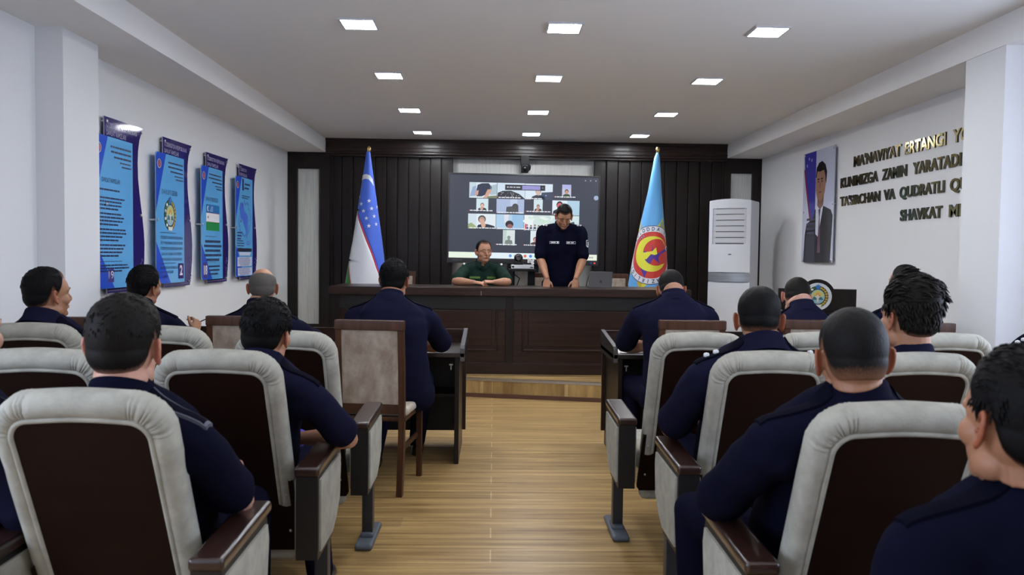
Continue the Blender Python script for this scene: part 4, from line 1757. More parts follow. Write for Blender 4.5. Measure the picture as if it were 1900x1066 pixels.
# ------------------------------------------------------------------ camera over the screen
r = tag(empty('ceiling_camera', (.383, 10.24, 2.655)), 'small black camera hanging from the cornice above the screen', 'camera')
m = M()
m.box((-.055, -.05, -.12), (.055, .05, 0), BLACK, bev=.006)
m.obj('mount', r, 40)
m = M()
m.box((-.05, -.08, -.215), (.05, .03, -.11), BLACK, bev=.015, seg=3)
m.ell((.0, -.08, -.165), (.036, .03, .036), BLACK)
m.ell((.055, -.02, -.15), (.02, .05, .04), BLACK)
h_ = m.obj('camera_head', r, 50)
m = M()
m.ell((0, -.106, -.165), (.016, .008, .016), mat('lens_glass', (0.02, 0.025, 0.035, 1), .05, coat=1), None, 14, 8)
m.obj('lens', h_, 180)

# ------------------------------------------------------------------ conference camera on a codec box on a tall stand
r = tag(empty('equipment_stand', (.322, 9.0, STG)), 'tall black equipment stand carrying the conference camera in front of the screen', 'stand')
m = M()
m.box((-.15, -.12, 1.03), (.15, .16, 1.055), BLACK, bev=.004)
m.obj('shelf', r, 40)
for x in (-.095, .105):
    m = M()
    w_ = .013 if x < 0 else .04
    m.box((x - w_, -.0, .0), (x + w_, .06, 1.03), BLACK, bev=.003)
    m.obj('upright', r, 40)
m = M()
m.tube([(-.095, -.01, 1.0), (-.03, -.03, .95), (-.06, -.04, .86), (-.09, -.03, .76), (-.05, -.03, .66)], [.006] * 5, BLACK, 8)
m.obj('cable', r, 180)
m = M()
m.box((-.20, -.16, .0), (.20, .22, .03), BLACK, bev=.008)
m.obj('base', r, 40)
r = tag(empty('codec_box', (.322, 9.0, STG + 1.055)), 'flat silver box with a dark slot under the conference camera', 'codec box')
m = M()
m.box((-.128, -.11, .003), (.128, .10, .048), mat('silver_plastic', (.62, .63, .66, 1), .35), bev=.006)
m.obj('housing', r, 40)
m = M()
m.box((.085, -.112, .016), (.115, -.109, .026), BLACK)
m.ell((-.105, -.11, .026), (.012, .004, .012), BLACK)
m.ell((-.128, -.05, .022), (.02, .03, .018), BLACK)
m.obj('front_detail', r)
r = tag(empty('conference_camera', (.278, 8.97, STG + 1.103)), 'black round-headed conference camera on the silver box beside the green officer', 'camera')
m = M()
m.lathe([(.055, 0), (.058, .01), (.05, .03), (.042, .04)], BLACK, 24)
m.obj('base', r, 50)
m = M()
m.ell((0, 0, .075), (.05, .05, .05), BLACK, None, 20, 14)
h_ = m.obj('camera_head', r, 180)
m = M()
m.T = Matrix.Translation((0, -.046, .078)) @ Matrix.Rotation(pi / 2, 4, 'X')
m.lathe([(.030, 0), (.032, .008), (.026, .012), (.022, .006), (.004, .004)], mat('lens_ring', (.05, .05, .055, 1), .2), 24)
m.obj('lens', h_, 50)

# ------------------------------------------------------------------ laptop on the desk
r = tag(empty('laptop', (1.128, 8.40, STG + .879)), 'open grey laptop with a round logo on the presidium desk', 'laptop')
LAPG = mat('laptop_grey', (.17, .17, .175, 1), .38, metal=.5)
m = M()
m.box((-.125, .0, .001), (.125, .20, .014), LAPG, bev=.004)
m.obj('keyboard_base', r, 40)
m = M()
m.box((-.125, -.006, .012), (.125, .0, .172), LAPG, bev=.003, rot=Matrix.Rotation(.16, 3, 'X'), piv=(0, 0, .012))
sc_ = m.obj('screen_lid', r, 40)
m = M()
m.T = Matrix.Translation((.005, .0, .012)) @ Matrix.Rotation(.16, 4, 'X') @ Matrix.Translation((0, -.0065, .055)) @ Matrix.Rotation(pi / 2, 4, 'X')
m.lathe([(.015, 0), (.015, .0008), (.012, .001), (.012, .0004), (.001, .0004)], mat('logo_dark', (.06, .06, .065, 1), .3), 20)
m.obj('logo', sc_)

# ------------------------------------------------------------------ people
def skinmat(name, c):
    m = mat(name, srgb(*c), 0.52, noise_amt=.12, noise_scale=(22, 22, 22), bump=.08, bump_scale=90)
    b = m.node_tree.nodes['Principled BSDF']
    b.inputs['Subsurface Weight'].default_value = .06
    b.inputs['Subsurface Radius'].default_value = (.012, .005, .003)
    return m


SKINS = {'fair': (196, 146, 124), 'mid': (178, 128, 100), 'tan': (160, 112, 84), 'dark': (140, 98, 74)}
SKM = {k: skinmat('skin_' + k, c) for k, c in SKINS.items()}
EARM = {k: skinmat('ear_skin_' + k, (min(255, c[0] - 6), c[1] - 24, c[2] - 22)) for k, c in SKINS.items()}
LIPM = mat('lip', srgb(140, 84, 76), .5)
EYEW = mat('eye_white', srgb(200, 196, 190), .25)
EYED = mat('eye_iris', srgb(36, 24, 20), .15)
BROW = mat('brow_hair', srgb(26, 20, 18), .8)
_hm = {}


def hairmat(kind, skin):
    """short hair: strand noise, thinning into the skin tone where it is clipped (vertex attribute 'cover')"""
    key = (kind, skin)
    if key in _hm:
        return _hm[key]
    base = {'black': (10, 9, 10), 'brown': (21, 18, 16), 'grey': (84, 80, 76), 'ash': (20, 19, 19)}[kind]
    m = bpy.data.materials.new('hair_' + kind)
    m.use_nodes = True
    nt = m.node_tree
    N, L = nt.nodes, nt.links
    b = N['Principled BSDF']
    b.inputs['Roughness'].default_value = .55
    b.inputs['Specular IOR Level'].default_value = .10
    tc = N.new('ShaderNodeTexCoord')
    n = N.new('ShaderNodeTexNoise')
    n.inputs['Scale'].default_value = 330
    n.inputs['Detail'].default_value = 3
    mp = N.new('ShaderNodeMapping')
    mp.inputs['Scale'].default_value = (1, 1, .28)
    L.new(tc.outputs['Object'], mp.inputs[0])
    L.new(mp.outputs[0], n.inputs['Vector'])
    at = N.new('ShaderNodeAttribute')
    at.attribute_name = 'cover'
    ad = N.new('ShaderNodeMath')
    ad.operation = 'MULTIPLY_ADD'
    ad.inputs[1].default_value = .55
    L.new(n.outputs[0], ad.inputs[0])
    L.new(at.outputs['Fac'], ad.inputs[2])
    r = N.new('ShaderNodeMapRange')
    r.inputs[1].default_value, r.inputs[2].default_value = .28, .95
    L.new(ad.outputs[0], r.inputs[0])
    x = N.new('ShaderNodeMix')
    x.data_type = 'RGBA'
    sk = srgb(*SKINS[skin])
    x.inputs[6].default_value = tuple(c * .62 for c in sk[:3]) + (1,)
    x2 = N.new('ShaderNodeMix')
    x2.data_type = 'RGBA'
    hc = srgb(*base)
    x2.inputs[6].default_value = tuple(c * .75 for c in hc[:3]) + (1,)
    x2.inputs[7].default_value = tuple(min(1, c * 1.35) for c in hc[:3]) + (1,)
    L.new(n.outputs[0], x2.inputs[0])
    L.new(r.outputs[0], x.inputs[0])
    L.new(x2.outputs[2], x.inputs[7])
    L.new(x.outputs[2], b.inputs['Base Color'])
    bp_ = N.new('ShaderNodeBump')
    bp_.inputs['Strength'].default_value = .5
    bp_.inputs['Distance'].default_value = .003
    L.new(n.outputs[0], bp_.inputs['Height'])
    L.new(bp_.outputs[0], b.inputs['Normal'])
    _hm[key] = m
    return m


def remesh(name, prims, voxel, mats, smooth_it=4, smooth_f=.5):
    """fuse closed shapes into one continuous skin"""
    v, f = [], []
    for pv, pf_ in prims:
        k = len(v)
        v += [tuple(p) for p in pv]
        f += [[k + i for i in q] for q in pf_]
    me = bpy.data.meshes.new(name)
    me.from_pydata(v, [], f)
    bm = bmesh.new()
    bm.from_mesh(me)
    bmesh.ops.recalc_face_normals(bm, faces=bm.faces[:])
    bm.to_mesh(me)
    bm.free()
    o = bpy.data.objects.new(name, me)
    C.objects.link(o)
    md = o.modifiers.new('r', 'REMESH')
    md.mode = 'VOXEL'
    md.voxel_size = voxel
    md.use_smooth_shade = True
    if smooth_it:
        sm = o.modifiers.new('s', 'SMOOTH')
        sm.factor = smooth_f
        sm.iterations = smooth_it
    dg = bpy.context.evaluated_depsgraph_get()
    res = bpy.data.meshes.new_from_object(o.evaluated_get(dg))
    bpy.data.objects.remove(o)
    bpy.data.meshes.remove(me)
    res.name = name
    res.materials.clear()
    for q in mats:
        res.materials.append(q)
    res.shade_smooth()
    return res


def V(*a):
    return Vector(a)


CRAN = [((0, -.014, .036), (.0755, .0985, .0905)), ((0, -.02, .0), (.072, .088, .075)), ((0, .022, .030), (.066, .068, .078))]
FACE = [((0, .024, -.035), (.061, .060, .082)), ((0, .050, -.082), (.036, .036, .032)), ((.036, .048, -.018), (.030, .034, .032)), ((-.036, .048, -.018), (.030, .034, .032)),
        ((.040, .012, -.066), (.024, .036, .030)), ((-.040, .012, -.066), (.024, .036, .030))]


def head_radius(d):
    """distance from the skull centre (0,-.01,.02) to the skull in direction d"""
    o = V(0, -.010, .020)
    best = 0
    for c, r in CRAN:
        q = V(*[(o[i] - c[i]) / r[i] for i in range(3)])
        e = V(*[d[i] / r[i] for i in range(3)])
        a, b, cc = e.dot(e), q.dot(e), q.dot(q) - 1
        ds = b * b - a * cc
        if ds > 0:
            best = max(best, (-b + math.sqrt(ds)) / a)
    for c, r in FACE[:1]:
        q = V(*[(o[i] - c[i]) / r[i] for i in range(3)])
        e = V(*[d[i] / r[i] for i in range(3)])
        a, b, cc = e.dot(e), q.dot(e), q.dot(q) - 1
        ds = b * b - a * cc
        if ds > 0:
            best = max(best, (-b + math.sqrt(ds)) / a)
    return best


def sstep(a, b, x):
    t = max(0, min(1, (x - a) / (b - a)))
    return t * t * (3 - 2 * t)


def hairline(az, st):
    """height of the hair edge over the skull centre plane for azimuth az (0 front, pi back)"""
    front = st.get('front', .082)
    nape = st.get('nape', -.062)
    tab = [(0, front), (.5, front + .004), (.85, front + .004), (1.12, .045), (1.32, .010), (1.50, -.005), (1.62, .014), (1.76, .024), (1.90, -.010), (2.06, -.040), (2.3, -.054), (2.7, nape), (pi, nape)]
    for i in range(len(tab) - 1):
        if tab[i][0] <= az <= tab[i + 1][0]:
            t = (az - tab[i][0]) / (tab[i + 1][0] - tab[i][0])
            return tab[i][1] * (1 - t) + tab[i + 1][1] * t
    return nape


def make_hair(st, sc, seed):
    nu, nv = 96, 64
    o = V(0, -.010, .020)
    v, cov, f = [], [], []
    top, side, fade, rough = st.get('top', .016), st.get('side', .006), st.get('fade', .05), st.get('rough', .003)
    for j in range(nv + 1):
        el = -pi / 2 * .72 + (pi / 2 + pi / 2 * .72) * j / nv
        for i in range(nu):
            a = 2 * pi * i / nu            # 0 = front (+y)
            d = V(math.sin(a) * math.cos(el), math.cos(a) * math.cos(el), math.sin(el))
            R = head_radius(d)
            p = o + d * R
            az = abs(a if a <= pi else 2 * pi - a)
            h0 = hairline(az, st)
            t = (p.z - h0)
            w = sstep(-.006, .016, t)
            up = sstep(.02, .105, p.z)
            thick = side + (top - side) * up
            if st.get('quiff') and az < 1.2:
                thick += st['quiff'] * up * (1 - az / 1.2)
            cv = sstep(-.004, fade, t)
            if st.get('bald'):
                q = sstep(.058, .092, p.z + st['bald'] * p.y)
                cv *= 1 - q
                w *= 1 - q * 1.0
            nz = noise.noise(p * 55 + V(seed, 0, 0)) + .5 * noise.noise(p * 120 + V(0, seed, 0))
            big = noise.noise(p * st.get('lf', 22) + V(seed, seed, 0))
            th = thick * (0.35 + .65 * sstep(0, fade, t)) + rough * nz * up + st.get('lump', 0) * big * up
            rad = R + (-.004 if w < .01 else (-.004 + (th + .0045) * w))
            if t < -.012:
                rad = R - .012
            v.append((o + d * rad) * sc)
            cov.append(cv)
    for j in range(nv):
        for i in range(nu):
            f.append([j * nu + i, j * nu + (i + 1) % nu, (j + 1) * nu + (i + 1) % nu, (j + 1) * nu + i])
    f.append(list(range(nu - 1, -1, -1)))
    # locks of hair lying over the cap, swept back and up
    rnd = random.Random(int(seed * 100))
    nt_, ln, lift, rad0 = st.get('tufts', 0), st.get('tl', .03), st.get('lift', .25), st.get('tr', .0042)
    made = 0
    while made < nt_:
        i, j = rnd.randrange(nu), rnd.randrange(nv // 3, nv - 2)
        k = j * nu + i
        made += .02
        if cov[k] < .75:
            continue
        p = v[k]
        nrm = (p / sc - o).normalized()
        if nrm.z < st.get('zmin', -1):
            continue
        made += .98
        sw = V(*st.get('sweep', (0, -1, .2)))
        sw = sw + V(rnd.uniform(-.5, .5), rnd.uniform(-.5, .5), rnd.uniform(-.3, .3))
        if nrm.z < .45:
            sw = V(0, -.25, -1) + V(rnd.uniform(-.3, .3), rnd.uniform(-.3, .3), 0)
        tng = (sw - nrm * sw.dot(nrm)).normalized()
        L_ = ln * rnd.uniform(.6, 1.2) * (1.0 if nrm.z > .45 else .7)
        lf = lift * rnd.uniform(.2, 1.2) * (1.0 if nrm.z > .45 else .25)
        pts_ = [p - nrm * .004, p + tng * L_ * .4 + nrm * L_ * lf * .5, p + tng * L_ * .8 + nrm * L_ * lf * .6, p + tng * L_ * 1.1 + nrm * L_ * lf * .35]
        g = tube_geo(pts_, [(rad0 * 1.2, rad0 * .7), (rad0 * 1.3, rad0 * .8), (rad0 * .9, rad0 * .6), (rad0 * .25, rad0 * .2)], 6, nrm, False)
        k0 = len(v)
        v += g[0]
        cov += [1.0] * len(g[0])
        f += [[q + k0 for q in fc] for fc in g[1]]
    return v, f, cov


def ear_prims(sx):
    """auricle: rim, antihelix, lobe and concha plate, in head coordinates"""
    pr = []
    base = V(sx * .073, -.004, -.002)
    out = V(sx * .80, -.60, 0).normalized()         # the auricle flares backwards
    upv = V(0, -.16, .985).normalized()
    fw = upv.cross(out).normalized()
    if fw.y < 0:
        fw = -fw

    def q(a, b, c=0.0):      # a along the flare, b up, c along normal
        return base + out * a + upv * b + fw * c
    rim = [q(.006, .012, .008), q(.012, .027, .006), q(.020, .033, .002), q(.028, .028, -.002), q(.031, .014, -.004), q(.029, -.002, -.004), q(.024, -.016, -.002), q(.017, -.026, .001)]
    pr.append(tube_geo(rim, [.0035, .004, .0045, .0048, .0048, .0045, .0048, .0058], 8, (1, 0, 0)))
    pr.append(tube_geo([q(.010, -.020, .003), q(.013, -.028, .003), q(.011, -.033, .003)], [.0062, .007, .005], 8, (1, 0, 0)))
    pr.append(tube_geo([q(.019, .020, .0), q(.022, .008, -.001), q(.019, -.008, .0), q(.014, -.018, .001)], [.004, .0045, .0045, .004], 8, (1, 0, 0)))
    # concha plate
    v, f = ell_geo(V(0, 0, 0), (.017, .003, .030), None, 14, 8)
    R = Matrix((out, fw, upv)).transposed()
    pr.append(([R @ p + q(.012, .002, -.004) for p in v], f))
    pr.append(ell_geo(q(.004, -.004, .008), (.005, .006, .006), None, 10, 6))
    return pr


def tapered(p0, p1, p2, r, n=14, hint=(0, 0, 1)):
    """arm: shoulder-elbow-wrist with muscle swelling"""
    p0, p1, p2 = V(*p0), V(*p1), V(*p2)
    pts = [p0, p0.lerp(p1, .3), p0.lerp(p1, .65), p0.lerp(p1, .9), p1, p1.lerp(p2, .14), p1.lerp(p2, .35), p1.lerp(p2, .65), p1.lerp(p2, .9), p2]
    rr = [r[0], r[0] * .98, r[0] * .88, r[1] * 1.0, r[1] * 1.0, r[1] * 1.06, r[1] * 1.10, r[1] * .86, r[2] * 1.02, r[2]]
    return tube_geo(pts, rr, n, hint)


def hand_prims(w, d, pn, sd, curl=(.35, .5, .4), spread=.10, thumb=.6, sc=1.0):
    """w wrist, d pointing direction, pn direction the palm faces, sd=+1 right hand, -1 left"""
    d = V(*d).normalized()
    pn = V(*pn)
    pn = (pn - d * pn.dot(d)).normalized()
    lat = d.cross(pn).normalized() * sd      # towards the thumb side for either hand
    pr = []
    w = V(*w)
    # palm: a flattened, slightly tapering block
    pts = [w - d * .01, w + d * .02, w + d * .055, w + d * .088]
    pr.append(tube_geo([p for p in pts], [(.026 * sc, .018 * sc), (.034 * sc, .017 * sc), (.041 * sc, .015 * sc), (.040 * sc, .011 * sc)], 14, pn))
    L_ = (.072, .080, .074, .058)
    for k in range(4):
        o = (1.5 - k) * .0205
        b = w + d * (.084 - .004 * abs(k - 1)) * sc + lat * o * sc
        dd = (d + lat * (1.5 - k) * spread * .5).normalized()
        pp = [b - dd * .012, b]
        L = L_[k] * sc
        ax = dd.cross(pn).normalized()
        cur = dd
        c = 1 + .12 * (k - 1.5)
        for seg, ang in zip((.44, .32, .24), curl):
            cur = Matrix.Rotation(ang * c, 3, ax) @ cur
            pp.append(pp[-1] + cur * L * seg)
        pr.append(tube_geo(pp, [.0092 * sc, .0092 * sc, .0085 * sc, .0078 * sc, .0064 * sc], 10, pn))
    b = w + d * .028 * sc + lat * .026 * sc + pn * .004
    td = (d * .72 + lat * .85 + pn * .25).normalized()
    ax = td.cross(pn).normalized()
    t2 = (d * .95 + lat * .25 + pn * .35 * thumb).normalized()
    pr.append(tube_geo([b, b + td * .030 * sc, b + td * .036 * sc + t2 * .026 * sc, b + td * .036 * sc + t2 * .050 * sc], [.013 * sc, .0115 * sc, .0105 * sc, .0075 * sc], 10, pn))
    return pr


STYLES = {
    'crop': dict(top=.014, side=.006, fade=.055, rough=.002, nape=-.060),
    'buzz': dict(top=.009, side=.004, fade=.075, rough=.0012, nape=-.052),
    'full': dict(top=.022, side=.012, fade=.034, rough=.003, nape=-.066, lump=.003, tufts=520, tl=.026, lift=.06, tr=.0022, zmin=.12),
    'wavy': dict(top=.046, side=.018, fade=.045, rough=.006, nape=-.060, lump=.020, quiff=.010, lf=13, tufts=520, tl=.045, lift=.30, tr=.0045, sweep=(.3, -.8, .35)),
    'short': dict(top=.018, side=.008, fade=.050, rough=.0025, nape=-.062, tufts=420, tl=.015, lift=.06, tr=.0016, zmin=.25),
    'bald': dict(top=.006, side=.008, fade=.03, rough=.001, nape=-.062, bald=.18),
    'front': dict(top=.018, side=.008, fade=.03, rough=.002, nape=-.062, front=.072, tufts=300, tl=.015, lift=.06, tr=.0016, zmin=.25),
    'receding': dict(top=.013, side=.007, fade=.03, rough=.002, nape=-.062, front=.090),
}


def person(label, top, hip, yaw=0.0, hyaw=0.0, hpitch=0.0, hroll=0.0, style='crop', hair='black', skin='mid', cloth=None, epm=None,
           arms=None, hands=None, stand=False, bulk=1.0, voxel=.0045, floor=0.0, knees=None, feet=None, neck=None, hs=1.0, shrug=0.0,
           stars=False, piping=False, front=None, sleeve=.80, sh_w=.185, lid=False, ear=True, slouch=0.0):
    cloth = cloth or NAVY
    epm = epm or NAVYE
    RY = Matrix.Rotation(yaw, 3, 'Z')
    fwd, rgt = RY @ V(0, 1, 0), RY @ V(1, 0, 0)
    RH = Matrix.Rotation(yaw + hyaw, 3, 'Z') @ Matrix.Rotation(hpitch, 3, 'X') @ Matrix.Rotation(hroll, 3, 'Y')
    sc = hs
    st = STYLES[style]
    topv = V(*top)
    H = topv - RH @ V(0, -.014, .126 * sc) - V(0, 0, st['top'] * .8) if abs(hpitch) < .2 else topv - V(0, 0, .126 * sc) - V(0, 0, .01) - fwd * (-.02)
    hipv = V(*hip)
    # base of the neck
    Nk = V(*neck) if neck else H - fwd * .045 * sc + V(0, 0, -.100 * sc)
    Sc = Nk + fwd * .012 + V(0, 0, -.140 + shrug)
    SR, SL = Sc + rgt * sh_w * bulk, Sc - rgt * sh_w * bulk
    root_loc = V(hipv.x, hipv.y, floor)

    # arms: elbows and wrists in world coordinates (R, L)
    A = arms or {}
    sit_def = {'R': (SR + rgt * .05 + fwd * .03 + V(0, 0, -.28), None), 'L': (SL - rgt * .05 + fwd * .03 + V(0, 0, -.28), None)}
    ARM = {}
    for s_, Sh, sg in (('R', SR, 1), ('L', SL, -1)):
        if s_ in A:
            e, w_ = V(*A[s_][0]), V(*A[s_][1])
        else:
            e = sit_def[s_][0]
            w_ = e + fwd * .23 - rgt * sg * .09 + V(0, 0, -.01)
        ARM[s_] = (Sh, e, w_)

    # ---- body: head, neck, chest core, arms and hands in one skin
    pr = []
    for c, r in CRAN + FACE:
        v, f = ell_geo(c, r, None, 24, 16)
        pr.append(([RH @ (p * sc) + H for p in v], f))

    def hp(x, y, z):
        return RH @ (V(x, y, z) * sc) + H

    def hadd(g):
        pr.append(([RH @ (p * sc) + H for p in g[0]], g[1]))
    hadd(tube_geo([V(0, .082, .026), V(0, .092, .006), V(0, .103, -.012), V(0, .104, -.020)], [(.0075, .009), (.009, .010), (.012, .011), (.011, .009)], 10, (1, 0, 0)))
    for sx in (-1, 1):
        hadd(ell_geo((sx * .012, .092, -.022), (.0085, .011, .008)))
        hadd(tube_geo([V(sx * .012, .080, .032), V(sx * .030, .078, .036), V(sx * .050, .062, .030)], [.009, .010, .009], 8))
        hadd(ell_geo((sx * .029, .066, .012), (.015, .012, .010)))
        if ear:
            for g in ear_prims(sx):
                hadd(g)
    hadd(ell_geo((0, .080, -.052), (.026, .013, .016)))
    hadd(ell_geo((0, .076, -.086), (.022, .016, .016)))
    # neck
    pr.append(tube_geo([hp(0, -.022, .0), hp(0, -.030, -.050), Nk + V(0, 0, .03) + fwd * .018, Nk + V(0, 0, -.06) + fwd * .02],
                       [(.056 * sc, .058 * sc), (.056 * sc, .060 * sc), (.063 * sc, .064 * sc), (.066, .062)], 18, rgt))
    pr.append(tube_geo([hp(0, .040, -.070), (Nk + fwd * .050 + V(0, 0, -.06))], [.030, .030], 12, rgt))
    # chest core linking neck and arms (under the shirt)
    pr.append(tube_geo([SL, Sc, SR], [.040, .045, .040], 12, fwd))
    hd = hands or {}
    for s_, sg in (('R', 1), ('L', -1)):
        Sh, e, w_ = ARM[s_]
        pr.append(tapered(Sh, e, w_, (.048 * bulk, .040 * bulk, .027)))
        hh = hd.get(s_, {})
        d = hh.get('d', tuple((w_ - e).normalized()))
        pr += hand_prims(w_ + V(*d).normalized() * .012, d, hh.get('pn', (0, 0, -1)), sg, hh.get('curl', (.5, .7, .5)), hh.get('spread', .1), hh.get('thumb', .6))
    pr = [([p - root_loc for p in v], f) for v, f in pr]
    bme = remesh('person', pr, voxel, [SKM[skin], EARM[skin]], 3, .45)
    RHi = RH.transposed()
    for p in bme.polygons:                    # the auricles are ruddier than the face
        q = RHi @ (V(*p.center) + root_loc - H) / sc
        if abs(q.x) > .0795 and -.045 < q.z < .045 and -.06 < q.y < .02:
            p.material_index = 1
    body = link('person', bme, None, root_loc)
    tag(body, label, 'person')

    def child(name, m_, smooth=180):
        return m_.obj(name, body, smooth)

    # ---- hair
    v, f, cov = make_hair(st, sc, random.random() * 50)
    me = bpy.data.meshes.new('hair')
    me.from_pydata([tuple(RH @ p + H - root_loc) for p in v], [], f)
    me.materials.append(hairmat(hair, skin))
    at = me.attributes.new('cover', 'FLOAT', 'POINT')
    at.data.foreach_set('value', cov)
    me.shade_smooth()
    ho = link('hair', me, body)
    # ---- brows, eyes, lips
    for sx in (-1, 1):
        m_ = M()
        g = tube_geo([V(sx * .014, .0885, .0335), V(sx * .030, .0865, .0385), V(sx * .047, .0715, .0345)], [(.0026, .0035), (.003, .0042), (.0018, .0025)], 8, (0, 1, 0))
        m_.add([RH @ (p * sc) + H - root_loc for p in g[0]], g[1], BROW)
        child('eyebrow', m_)
        m_ = M()
        if lid:
            g = tube_geo([V(sx * .018, .0785, .0075), V(sx * .030, .0795, .005), V(sx * .042, .0735, .0075)], [.0014, .0018, .0012], 6, (0, 1, 0))
            m_.add([RH @ (p * sc) + H - root_loc for p in g[0]], g[1], BROW)
            child('eyelashes', m_)
        else:
            g = ell_geo((sx * .030, .0715, .011), (.0105, .0085, .0052), None, 14, 10)
            m_.add([RH @ (p * sc) + H - root_loc for p in g[0]], g[1], EYEW)
            g = ell_geo((sx * .0300, .0770, .011), (.0046, .0036, .0046), None, 12, 8)
            m_.add([RH @ (p * sc) + H - root_loc for p in g[0]], g[1], EYED)
            child('eye', m_)
    m_ = M()
    for dz, t_ in ((-.0485, .0036), (-.0565, .0044)):
        g = ell_geo((0, .0885, dz), (.021, .0062, t_), None, 16, 8)
        m_.add([RH @ (p * sc) + H - root_loc for p in g[0]], g[1], LIPM)
    child('lips', m_)

    # ---- shirt
    hb = hipv + V(0, 0, .02)
    mid = hb.lerp(Nk, .5) - fwd * slouch

    def spine(s):
        return hb * ((1 - s) ** 2) + mid * (2 * s * (1 - s)) + Nk * (s * s)
    secs = [(-.10, .150, .115), (.0, .166, .128), (.15, .168, .128), (.35, .166, .124), (.52, .175, .126), (.68, .186, .126), (.80, .178, .112), (.90, .135, .092), (.97, .088, .080), (1.02, .070, .070)]
    n = 28
    sv, sf = [], []
    for s, a, b in secs:
        p = spine(s) if s >= 0 else hb + V(0, 0, s * .9)
        a, b = a * bulk * (sh_w / .185) ** .5, b * (0.5 + .5 * bulk)
        tdir = (spine(min(1, s + .05)) - spine(max(0, s - .05))).normalized()
        dep = (fwd - tdir * fwd.dot(tdir)).normalized()
        for i in range(n):
            t = 2 * pi * i / n
            c_, s_ = math.cos(t), math.sin(t)
            c_, s_ = math.copysign(abs(c_) ** .82, c_), math.copysign(abs(s_) ** .82, s_)
            sv.append(p + rgt * (a * c_) + dep * (b * s_))
    K_ = len(secs)
    for j in range(K_ - 1):
        for i in range(n):
            sf.append([j * n + i, j * n + (i + 1) % n, (j + 1) * n + (i + 1) % n, (j + 1) * n + i])
    sf.append(list(range(n - 1, -1, -1)))
    sf.append([(K_ - 1) * n + i for i in range(n)])
    sp_ = [(sv, sf)]
    for s_, sg in (('R', 1), ('L', -1)):
        Sh, e, w_ = ARM[s_]
        sp_.append(tube_geo([Nk + V(0, 0, -.050) + rgt * sg * .02, Nk.lerp(Sh, .45) + V(0, 0, -.022), Sh + V(0, 0, .0)], [(.062, .058), (.060, .060), (.064 * bulk, .066 * bulk)], 16, fwd))
        ed = (e - Sh)
        sp_.append(tube_geo([Sh + V(0, 0, -.004), Sh.lerp(e, .25), Sh.lerp(e, .55), Sh.lerp(e, sleeve)],
                            [.066 * bulk, .068 * bulk, .064 * bulk, .068 * bulk], 18, fwd, True))
        # shoulder blade / chest fill
        sp_.append(tube_geo([Sh - rgt * sg * .02 + V(0, 0, -.02), spine(.62) + rgt * sg * .11], [.066 * bulk, .080 * bulk], 14, fwd))
    sp_ = [([p - root_loc for p in v], f) for v, f in sp_]
    me = remesh('shirt', sp_, .010, [cloth], 7, .5)
    # soft folds in the cloth, stronger under the arms and at the waist
    sd = random.random() * 40
    for vv in me.vertices:
        p = vv.co
        wv = noise.noise(V(p.x * 9 + sd, p.y * 9, p.z * 17)) * .0045 + noise.noise(V(p.x * 22, p.y * 22 + sd, p.z * 30)) * .0018
        vv.co = p + vv.normal * wv
    shirt = link('shirt', me, body)
    bvh = BVHTree.FromPolygons([v.co.copy() for v in me.vertices], [list(p.vertices) for p in me.polygons])
    # collar
    m_ = M()
    cN = Nk + fwd * .016 + V(0, 0, .004) - root_loc
    ctilt = Matrix.Rotation(yaw, 3, 'Z') @ Matrix.Rotation(-.42, 3, 'X')
    ncol = 36
    cv, cf = [], []
    for (rad, z) in ((.098, -.062), (.079, -.022), (.0745, .012), (.0725, .0165), (.069, .014), (.069, -.035)):
        for i in range(ncol + 1):
            t = -pi / 2 + .28 + (2 * pi - .56) * i / ncol - pi   # open at the throat
            t = pi / 2 + .22 + (2 * pi - .44) * i / ncol
            flare = 1.0 + .03 * math.cos(t * 2)
            cv.append(cN + ctilt @ V(rad * math.cos(t) * flare, rad * 1.02 * math.sin(t), z))
    for j in range(5):
        for i in range(ncol):
            cf.append([j * (ncol + 1) + i, j * (ncol + 1) + i + 1, (j + 1) * (ncol + 1) + i + 1, (j + 1) * (ncol + 1) + i])
    for i in range(ncol):
        cf.append([i + 1, i, 5 * (ncol + 1) + i, 5 * (ncol + 1) + i + 1])
    cf.append([j * (ncol + 1) for j in range(6)])
    cf.append([j * (ncol + 1) + ncol for j in range(5, -1, -1)])
    m_.add(cv, cf, cloth)
    if front:
        cf_ = Nk + fwd * .050 + V(0, 0, -.070) - root_loc
        v_, f_ = ell_geo((0, 0, 0), (.050, .040, .058), None, 18, 12)
        m_u = M()
        m_u.add([RY @ p + cf_ for p in v_], f_, epm)
        m_u.obj('undershirt', body, 180)
        for sg in (-1, 1):
            a = cN + ctilt @ V(sg * .012, .072, .012)
            b_ = cN + ctilt @ V(sg * .062, .040, .014)
            c_ = cN + fwd * .055 + rgt * sg * .075 + V(0, 0, -.045)
            d_ = cN + fwd * .090 + rgt * sg * .022 + V(0, 0, -.085)
            o_ = fwd * .012
            m_.add([a, b_, c_, d_, a + o_, b_ + o_ * .6 + V(0, 0, .004), c_ + o_, d_ + o_], [[0, 1, 2, 3], [7, 6, 5, 4], [0, 4, 5, 1], [1, 5, 6, 2], [2, 6, 7, 3], [3, 7, 4, 0]], cloth)
    child('collar', m_, 60)

